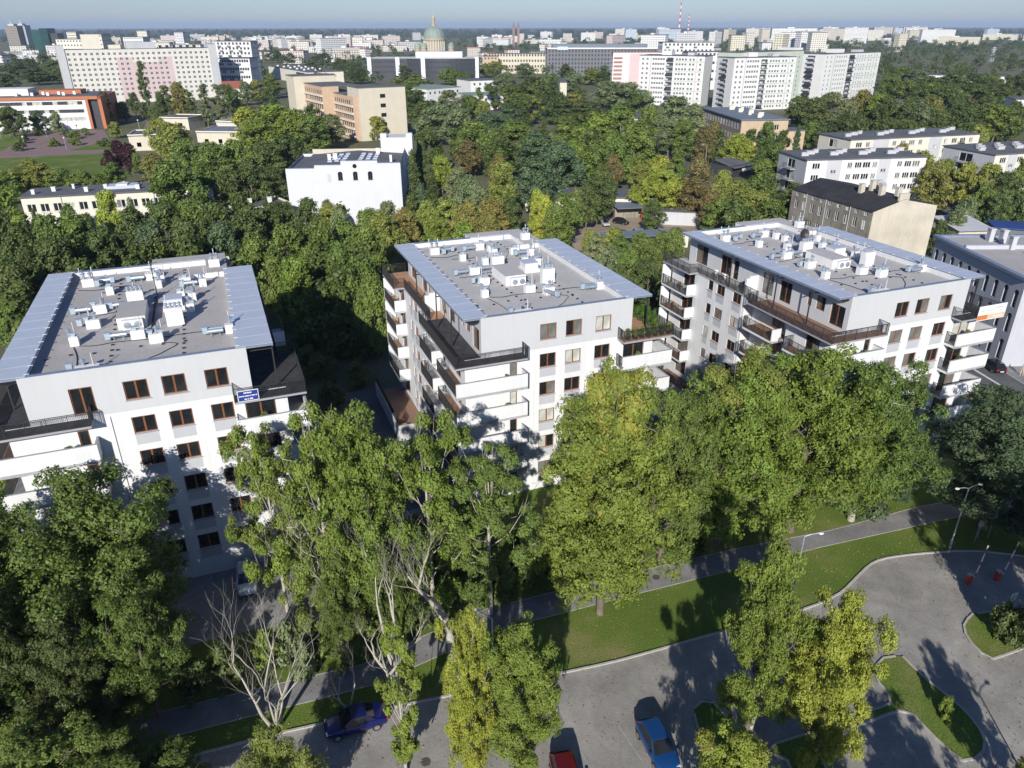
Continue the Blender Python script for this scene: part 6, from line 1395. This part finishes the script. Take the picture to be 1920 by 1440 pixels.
# ------------------------------------------------------------------ cars
def paint(name, c): 
    m, nt, b = nodes_of(name); b.inputs["Base Color"].default_value = (*c, 1); b.inputs["Roughness"].default_value = .28; b.inputs["Coat Weight"].default_value = .6; b.inputs["Coat Roughness"].default_value = .05; b.inputs["Metallic"].default_value = .25; return m
M['tyre'] = mat('tyre', (.015, .015, .015), .9, .1, 5); M['rim'] = mat('rim', (.4, .4, .42), .35, .05, 5, metal=.7); M['lampw'] = mat('headlamp', (.6, .62, .65), .15, .03, 5); M['lampr'] = mat('tail_lamp', (.4, .02, .015), .25, .05, 5)
def car(name, label, p, rz, m, L_=4.2, W=1.76, H_=1.48, hatch=True, group=None):
    root = empty(name, (p[0], p[1], .02), rz, label, 'car', group); s_ = L_/4.2
    # side profile stations along x (front +x): (x, lower z, shoulder z, half width)
    st = [(-2.1, .42, .78, .70), (-2.0, .30, .90, .80), (-1.5, .26, .95, .87), (-.6, .24, .93, .88), (.5, .24, .91, .88), (1.3, .26, .84, .86), (1.85, .30, .74, .78), (2.1, .40, .62, .62)]
    k = MB(); wv = W/1.76; rings = []
    for x, zl, zs_, hw in st:
        x *= s_; hw *= wv; n = len(k.v)
        k.v += [(x, -hw*.92, zl), (x, -hw, zl+(zs_-zl)*.5), (x, -hw*.95, zs_), (x, -hw*.6, zs_+.05), (x, hw*.6, zs_+.05), (x, hw*.95, zs_), (x, hw, zl+(zs_-zl)*.5), (x, hw*.92, zl)]; rings.append(n)
    for a, b in zip(rings, rings[1:]):
        for j in range(8): k.f.append((a+j, b+j, b+(j+1) % 8, a+(j+1) % 8))
    k.f.append(tuple(range(rings[0], rings[0]+8))); k.f.append(tuple(range(rings[-1]+7, rings[-1]-1, -1)))
    body = k.build('body', m, root, smooth=True)
    bv = body.modifiers.new('edge', 'BEVEL'); bv.width = .05; bv.segments = 2; bv.limit_method = 'ANGLE'; bv.angle_limit = math.radians(50)
    xr0 = -1.95 if hatch else -1.35; xr1 = -1.45 if hatch else -.75; xf1, xf0 = .25, 1.05
    hr, hb = .60*wv, .80*wv; zb = .93; zt = H_
    A = [(xr0*s_, -hb*.93, zb), (xf0*s_, -hb, zb-.04), (xf0*s_, hb, zb-.04), (xr0*s_, hb*.93, zb)]; T = [(xr1*s_, -hr, zt-.03), (xf1*s_, -hr, zt), (xf1*s_, hr, zt), (xr1*s_, hr, zt-.03)]
    rf_ = MB(); mx_ = ((xr1+xf1)/2)*s_; n = 0
    rf_.v += [T[0], (mx_, -hr*1.02, zt+.02), T[1], (xf1*s_+.03, 0, zt+.035), T[2], (mx_, hr*1.02, zt+.02), T[3], (xr1*s_, 0, zt+.02), (mx_, 0, zt+.06)]
    for a, b in ((0, 1), (1, 2), (2, 3), (3, 4), (4, 5), (5, 6), (6, 7), (7, 0)): rf_.f.append((a, b, 8))
    rf_.build('car_roof', m, root, smooth=True)
    def pane(name_, a, b, c, d, inset=.1):
        a, b, c, d = map(Vector, (a, b, c, d)); ce = (a+b+c+d)/4; q = [v_.lerp(ce, inset) for v_ in (a, b, c, d)]; nr = (b-a).cross(d-a).normalized()
        fr = MB(); 
        for i in range(4): fr.quad(*[tuple(z_) for z_ in ((a, b, c, d)[i], (a, b, c, d)[(i+1) % 4], q[(i+1) % 4], q[i])])
        f_ = fr.build('pillar', m, root); return MB().quad(*[tuple(v_-nr*.005) for v_ in q]).build(name_, M['glass'], root)
    pane('windscreen', A[1], A[2], T[2], T[1], .07); pane('rear_window', A[3], A[0], T[0], T[3], .12); pane('side_window', A[0], A[1], T[1], T[0], .14); pane('side_window', A[2], A[3], T[3], T[2], .14)
    for sx in (1.32, -1.3):
        for sy in (-1, 1):
            w_ = MB(); w_.tube([(sx*s_, sy*.70*wv, .31), (sx*s_, sy*.885*wv, .31)], .31, 16); wo = w_.build('wheel', M['tyre'], root); MB().tube([(sx*s_, sy*.88*wv, .31), (sx*s_, sy*.895*wv, .31)], .2, 12).build('rim', M['rim'], wo)
    for sy in (-1, 1):
        MB().box(1.82*s_, 2.02*s_, sy*.55*wv-.16, sy*.55*wv+.16, .60, .72).build('headlight', M['lampw'], root); MB().box(-2.12*s_, -1.98*s_, sy*.62*wv-.12, sy*.62*wv+.12, .66, .88).build('taillight', M['lampr'], root); MB().box(.72*s_, .88*s_, sy*.98*wv-.1, sy*.98*wv+.1, .92, 1.05).build('mirror', m, root)
    MB().box(2.04*s_, 2.12*s_, -.5, .5, .40, .52).build('grille', M['black'], root); MB().box(-2.14*s_, -2.11*s_, -.26, .26, .5, .62).build('number_plate', M['signwhite'], root)
    return root
def face(p, q): return math.atan2(q.y-p.y, q.x-p.x)
P_ = G(465, 1095); car('parked_car', 'silver car parked nose-out beside the left block front', P_, face(P_, G(470, 1150))-.02, paint('paint_silver', (.50, .55, .60)), 4.2)
P_ = G(668, 1362); car('parked_car', 'dark blue car parked along the kerb under the ivy-clad tree', P_, face(G(700, 1355), G(620, 1378)), paint('paint_navy', (.006, .01, .11)), 4.3, hatch=False)
P_ = G(1232, 1408); car('parked_car', 'bright blue hatchback in the car park beside the yellow-green treetop', P_, face(G(1218, 1375), G(1252, 1440)), paint('paint_blue', (.008, .06, .20)), 4.0)
P_ = G(1064, 1478); car('parked_car', 'dark red car cut off by the bottom picture edge', P_, face(G(1056, 1430), G(1075, 1500)), paint('paint_red', (.13, .006, .01)), 4.2)
P_ = G(1858, 692); car('moving_car', 'black car driving away on the street right of the right block', P_, face(G(1890, 722), G(1845, 692)), paint('paint_black', (.02, .018, .02)), 4.4)
P_ = G(672, 862); car('parked_car', 'blue car in the shaded courtyard behind the tall ash', P_, 1.9, paint('paint_blue2', (.03, .10, .30)), 4.2)
P_ = G(165, 1462); car('parked_car', 'pale car in deep shade at the lower left edge', P_, 2.6, paint('paint_white', (.6, .6, .62)), 4.2)
CP = [('white', (.6, .62, .64)), ('black', (.02, .02, .022)), ('silver', (.4, .42, .44)), ('dark grey', (.08, .08, .09)), ('red', (.3, .02, .02))]
for i, (u, v, rz, c) in enumerate(((1134, 423, -1.4, 0), (1164, 420, -.7, 1), (1170, 443, .2, 3), (1200, 441, .2, 2), (1228, 436, .3, 3))):
    P_ = G(u, v); car('parked_car', ('silver car nose-out under the dark tree in the sandy yard', 'black car parked obliquely in the sandy yard', 'dark car half under the long carport, left one', 'silver car half under the long carport, middle one', 'dark car half under the long carport, right one')[i], P_, rz, paint('paint_'+CP[c][0]+str(i), CP[c][1]), 4.2)
for i, (u, v) in enumerate(((1260, 279), (1275, 271), (1292, 262), (1318, 285))): P_ = G(u, v); car('parked_car', f"{nth(i)} parked car from left along the street by the tan school", P_, .9, paint(f'paint_s{i}', CP[(i*2) % 5][1]), 4.2)
# ------------------------------------------------------------------ lamps, barriers, signs
M['lampost'] = mat('lamp_post_paint', (.42, .46, .48), .45, .06, 3, metal=.4); M['lamphead'] = mat('lamp_glass', (.75, .76, .74), .3, .03, 3)
def lamp(label, base, h, heads, head='oval', m='lampost'):
    root = empty('street_lamp', (base[0], base[1], 0), 0, label, 'street lamp'); MB().tube([(0, 0, 0), (0, 0, 1.1), (0, 0, 1.12), (0, 0, h)], [.11, .11, .07, .05], 10).build('post', M[m], root)
    for a in heads:
        ex, ey = math.cos(a), math.sin(a); MB().tube([(0, 0, h-.05), (ex*.5, ey*.5, h+.12), (ex*1.1, ey*1.1, h+.16)], .035, 6).build('arm', M[m], root)
        hd = MB().lathe([(.03, -.16), (.2, -.12), (.27, 0), (.22, .08), (.05, .13)], k=14).build('lamp_head', M['lamphead'], root, (ex*1.3, ey*1.3, h+.16)); hd.scale = (.85, .6, .5); hd.rotation_euler = (0, 0, a)
p = G(1780, 1030); lamp('tall grey lamp post beside the dark locust tree', p, top_height(p, 915), (.3, 3.4))
p = G(1475, 1165); lamp('lamp post with white oval head above the olive tree', p, top_height(p, 1005), (.1,))
p = G(925, 1300); lamp('lamp post with bluish head behind the lime maples', p, top_height(p, 1160), (2.6,))
p = G(2005, 1610); lamp('double-armed lamp post whose shadow falls on the car park', p, 5.8, (.5, 2.5))
p = G(1320, 325); lamp('curved street lamp by the tan school', p, 9, (3.1,), m='oldpale')
for i, (u, v) in enumerate(((45, 262), (88, 258), (3, 262), (125, 280), (48, 278), (20, 258), (130, 245), (262, 244))):
    p = G(u, v); root = empty('plaza_lamp', (p.x, p.y, 0), 0, f"{nth(i)} globe lamp of the red plaza group", 'street lamp', 'globe lamps on the red plaza'); MB().tube([(0, 0, 0), (0, 0, 4.2)], .08, 6).build('post', M['lampost'], root); MB().lathe([(.05, 4.1), (.32, 4.3), (.36, 4.5), (.2, 4.75), (.03, 4.8)], k=10).build('globe', M['lamphead'], root)
def barrier(label, u, v, tip):
    p = G(u, v); root = empty('parking_barrier', (p.x, p.y, 0), .3, label, 'barrier'); MB().box(-.2, .2, -.17, .17, 0, 1.0).build('cabinet', M['redpaint'], root); MB().box(-.22, .22, -.19, .19, 1.002, 1.1).build('lid', M['panelg'], root); MB().tube([(.2, -.28, .9), (.2, -.14, .9)], .12, 10).build('hub', M['panelg'], root)
    for i in range(8): a, b = i/8, (i+1)/8; MB().bar((.2+tip*a*3.4, -.24, .9+3.3*a), (.2+tip*b*3.4, -.24, .9+3.3*b), .05, .09).build('boom_section', M['signwhite'] if i % 3 else M['redpaint'], root)
barrier('red parking barrier with raised boom, left of the pair', 1815, 1094, .10); barrier('red parking barrier with raised boom, right of the pair', 1868, 1088, .16)
def signpost(label, u, v, vt, board=None):
    p = G(u, v); h = top_height(p, vt); root = empty('sign_post', (p.x, p.y, 0), .35, label, 'sign'); MB().tube([(0, 0, 0), (0, 0, h)], .035, 6).build('post', M['lampost'], root)
    if board == 'P':
        MB().box(-.34, .34, -.05, -.02, h-.75, h).build('board', M['signwhite'], root)
        rg = MB()
        for i in range(20):
            a0, a1 = 2*math.pi*i/20, 2*math.pi*(i+1)/20; rg.quad(*[(rr_*math.cos(t), -.056, h-.38+rr_*math.sin(t)) for rr_, t in ((.2, a0), (.27, a0), (.27, a1), (.2, a1))])
        rg.build('ring', M['signblue'], root); MB().box(-.07, -.01, -.06, -.052, h-.5, h-.26).box(-.01, .09, -.06, -.052, h-.32, h-.26).build('symbol', M['signblue'], root)
    elif board: MB().box(-.25, .25, -.05, -.02, h-.6, h).build('board', M['panelg'], root)
signpost('white sign with blue ring symbol on the right car park island', 1890, 1146, 1112, 'P'); signpost('back of a grey sign on a post under the locust tree', 1826, 1018, 975, 'b'); signpost('thin post beside the grey sign under the locust tree', 1832, 1008, 978, 'b'); signpost('plain thin post on the lawn right of the locust tree', 1851, 1010, 967); signpost('round blue sign by the road junction behind the low pavilion', 1188, 340, 322, 'b')
# sapling on the long island, small tufts
p = G(1768, 1350); o = tree((p.x, p.y), 2.2, .5, 'n', 'b0', 'x', 0, 'sapling', cat='shrub'); tree_items.pop(); tag(o, 'small sapling on the long grass island', 'sapling')
# red-white flags by the street
for i, (u, v) in enumerate(((1223, 268), (1234, 266))):
    p = G(u, v); root = empty('flag', (p.x, p.y, 0), 0, ('left', 'right')[i]+' red and white flag among the trees by the street', 'flag'); MB().tube([(0, 0, 0), (0, 0, 7)], .06, 6).build('pole', M['lampost'], root); MB().box(.06, 1.8, -.02, .02, 5.9, 6.9).build('white_stripe', M['signwhite'], root); MB().box(.06, 1.8, -.02, .02, 4.9, 5.88).build('red_stripe', M['redpaint'], root)
# ------------------------------------------------------------------ person on the pavement at the right edge
def person(label, p, rz):
    root = empty('person', (p[0], p[1], .03), rz, label, 'person')
    vs_ = [(0, 0, .95), (0, 0, 1.2), (0, 0, 1.42), (0, 0, 1.53), (0, .02, 1.66), (0, .01, 1.74), (.2, 0, 1.40), (.27, .03, 1.12), (.25, .12, .9), (-.2, 0, 1.40), (-.27, -.02, 1.12), (-.26, .06, .88), (.1, 0, .9), (.12, .12, .5), (.12, .02, .08), (.12, .16, .04), (-.1, 0, .9), (-.12, -.08, .5), (-.12, -.22, .1), (-.12, -.10, .04)]
    es = [(0, 1), (1, 2), (2, 3), (3, 4), (4, 5), (2, 6), (6, 7), (7, 8), (2, 9), (9, 10), (10, 11), (0, 12), (12, 13), (13, 14), (14, 15), (0, 16), (16, 17), (17, 18), (18, 19)]
    rs = [.15, .14, .15, .06, .1, .08, .065, .05, .04, .065, .05, .04, .1, .07, .05, .045, .1, .07, .05, .045]
    m_ = bpy.data.meshes.new('body'); m_.from_pydata(vs_, es, []); m_.materials.append(mat('light_clothes', (.5, .42, .36), .8, .1, 4)); b_ = inst('body', m_, root)
    md = b_.modifiers.new('skin', 'SKIN'); 
    sv = m_.skin_vertices[0] if m_.skin_vertices else None
    if sv is None:
        bpy.context.view_layer.objects.active = b_
    for i, d in enumerate(m_.skin_vertices[0].data): d.radius = (rs[i], rs[i]); d.use_root = (i == 0)
    b_.modifiers.new('sub', 'SUBSURF').levels = 1
    MB().lathe([(.03, 1.62), (.105, 1.66), (.115, 1.74), (.07, 1.82), (.01, 1.84)], 0, -.005, 12).build('hair', mat('hair_brown', (.06, .04, .025), .7, .1, 4), root, smooth=True)
    bag = MB().box(-.16, .16, -.30, -.14, 1.02, 1.42).build('backpack', mat('blue_bag', (.03, .09, .35), .7, .1, 4), root)
try: person('person in light clothes with a blue bag walking on the pavement', G(1914, 705), math.radians(120))
except Exception as e: print('person', e)
# ------------------------------------------------------------------ haze
hm = bpy.data.materials.new('haze_air'); hm.use_nodes = True; ht = hm.node_tree; ht.nodes.remove(ht.nodes["Principled BSDF"])
pv = ht.nodes.new("ShaderNodeVolumePrincipled"); pv.inputs["Color"].default_value = (.62, .78, 1.0, 1); pv.inputs["Density"].default_value = HAZE; pv.inputs["Anisotropy"].default_value = 0.0
ht.links.new(pv.outputs[0], ht.nodes["Material Output"].inputs["Volume"])
if HAZE > 0: tag(MB().box(-22000, 22000, -400, 29500, -1.5, 130).build('haze', hm), kind='stuff')
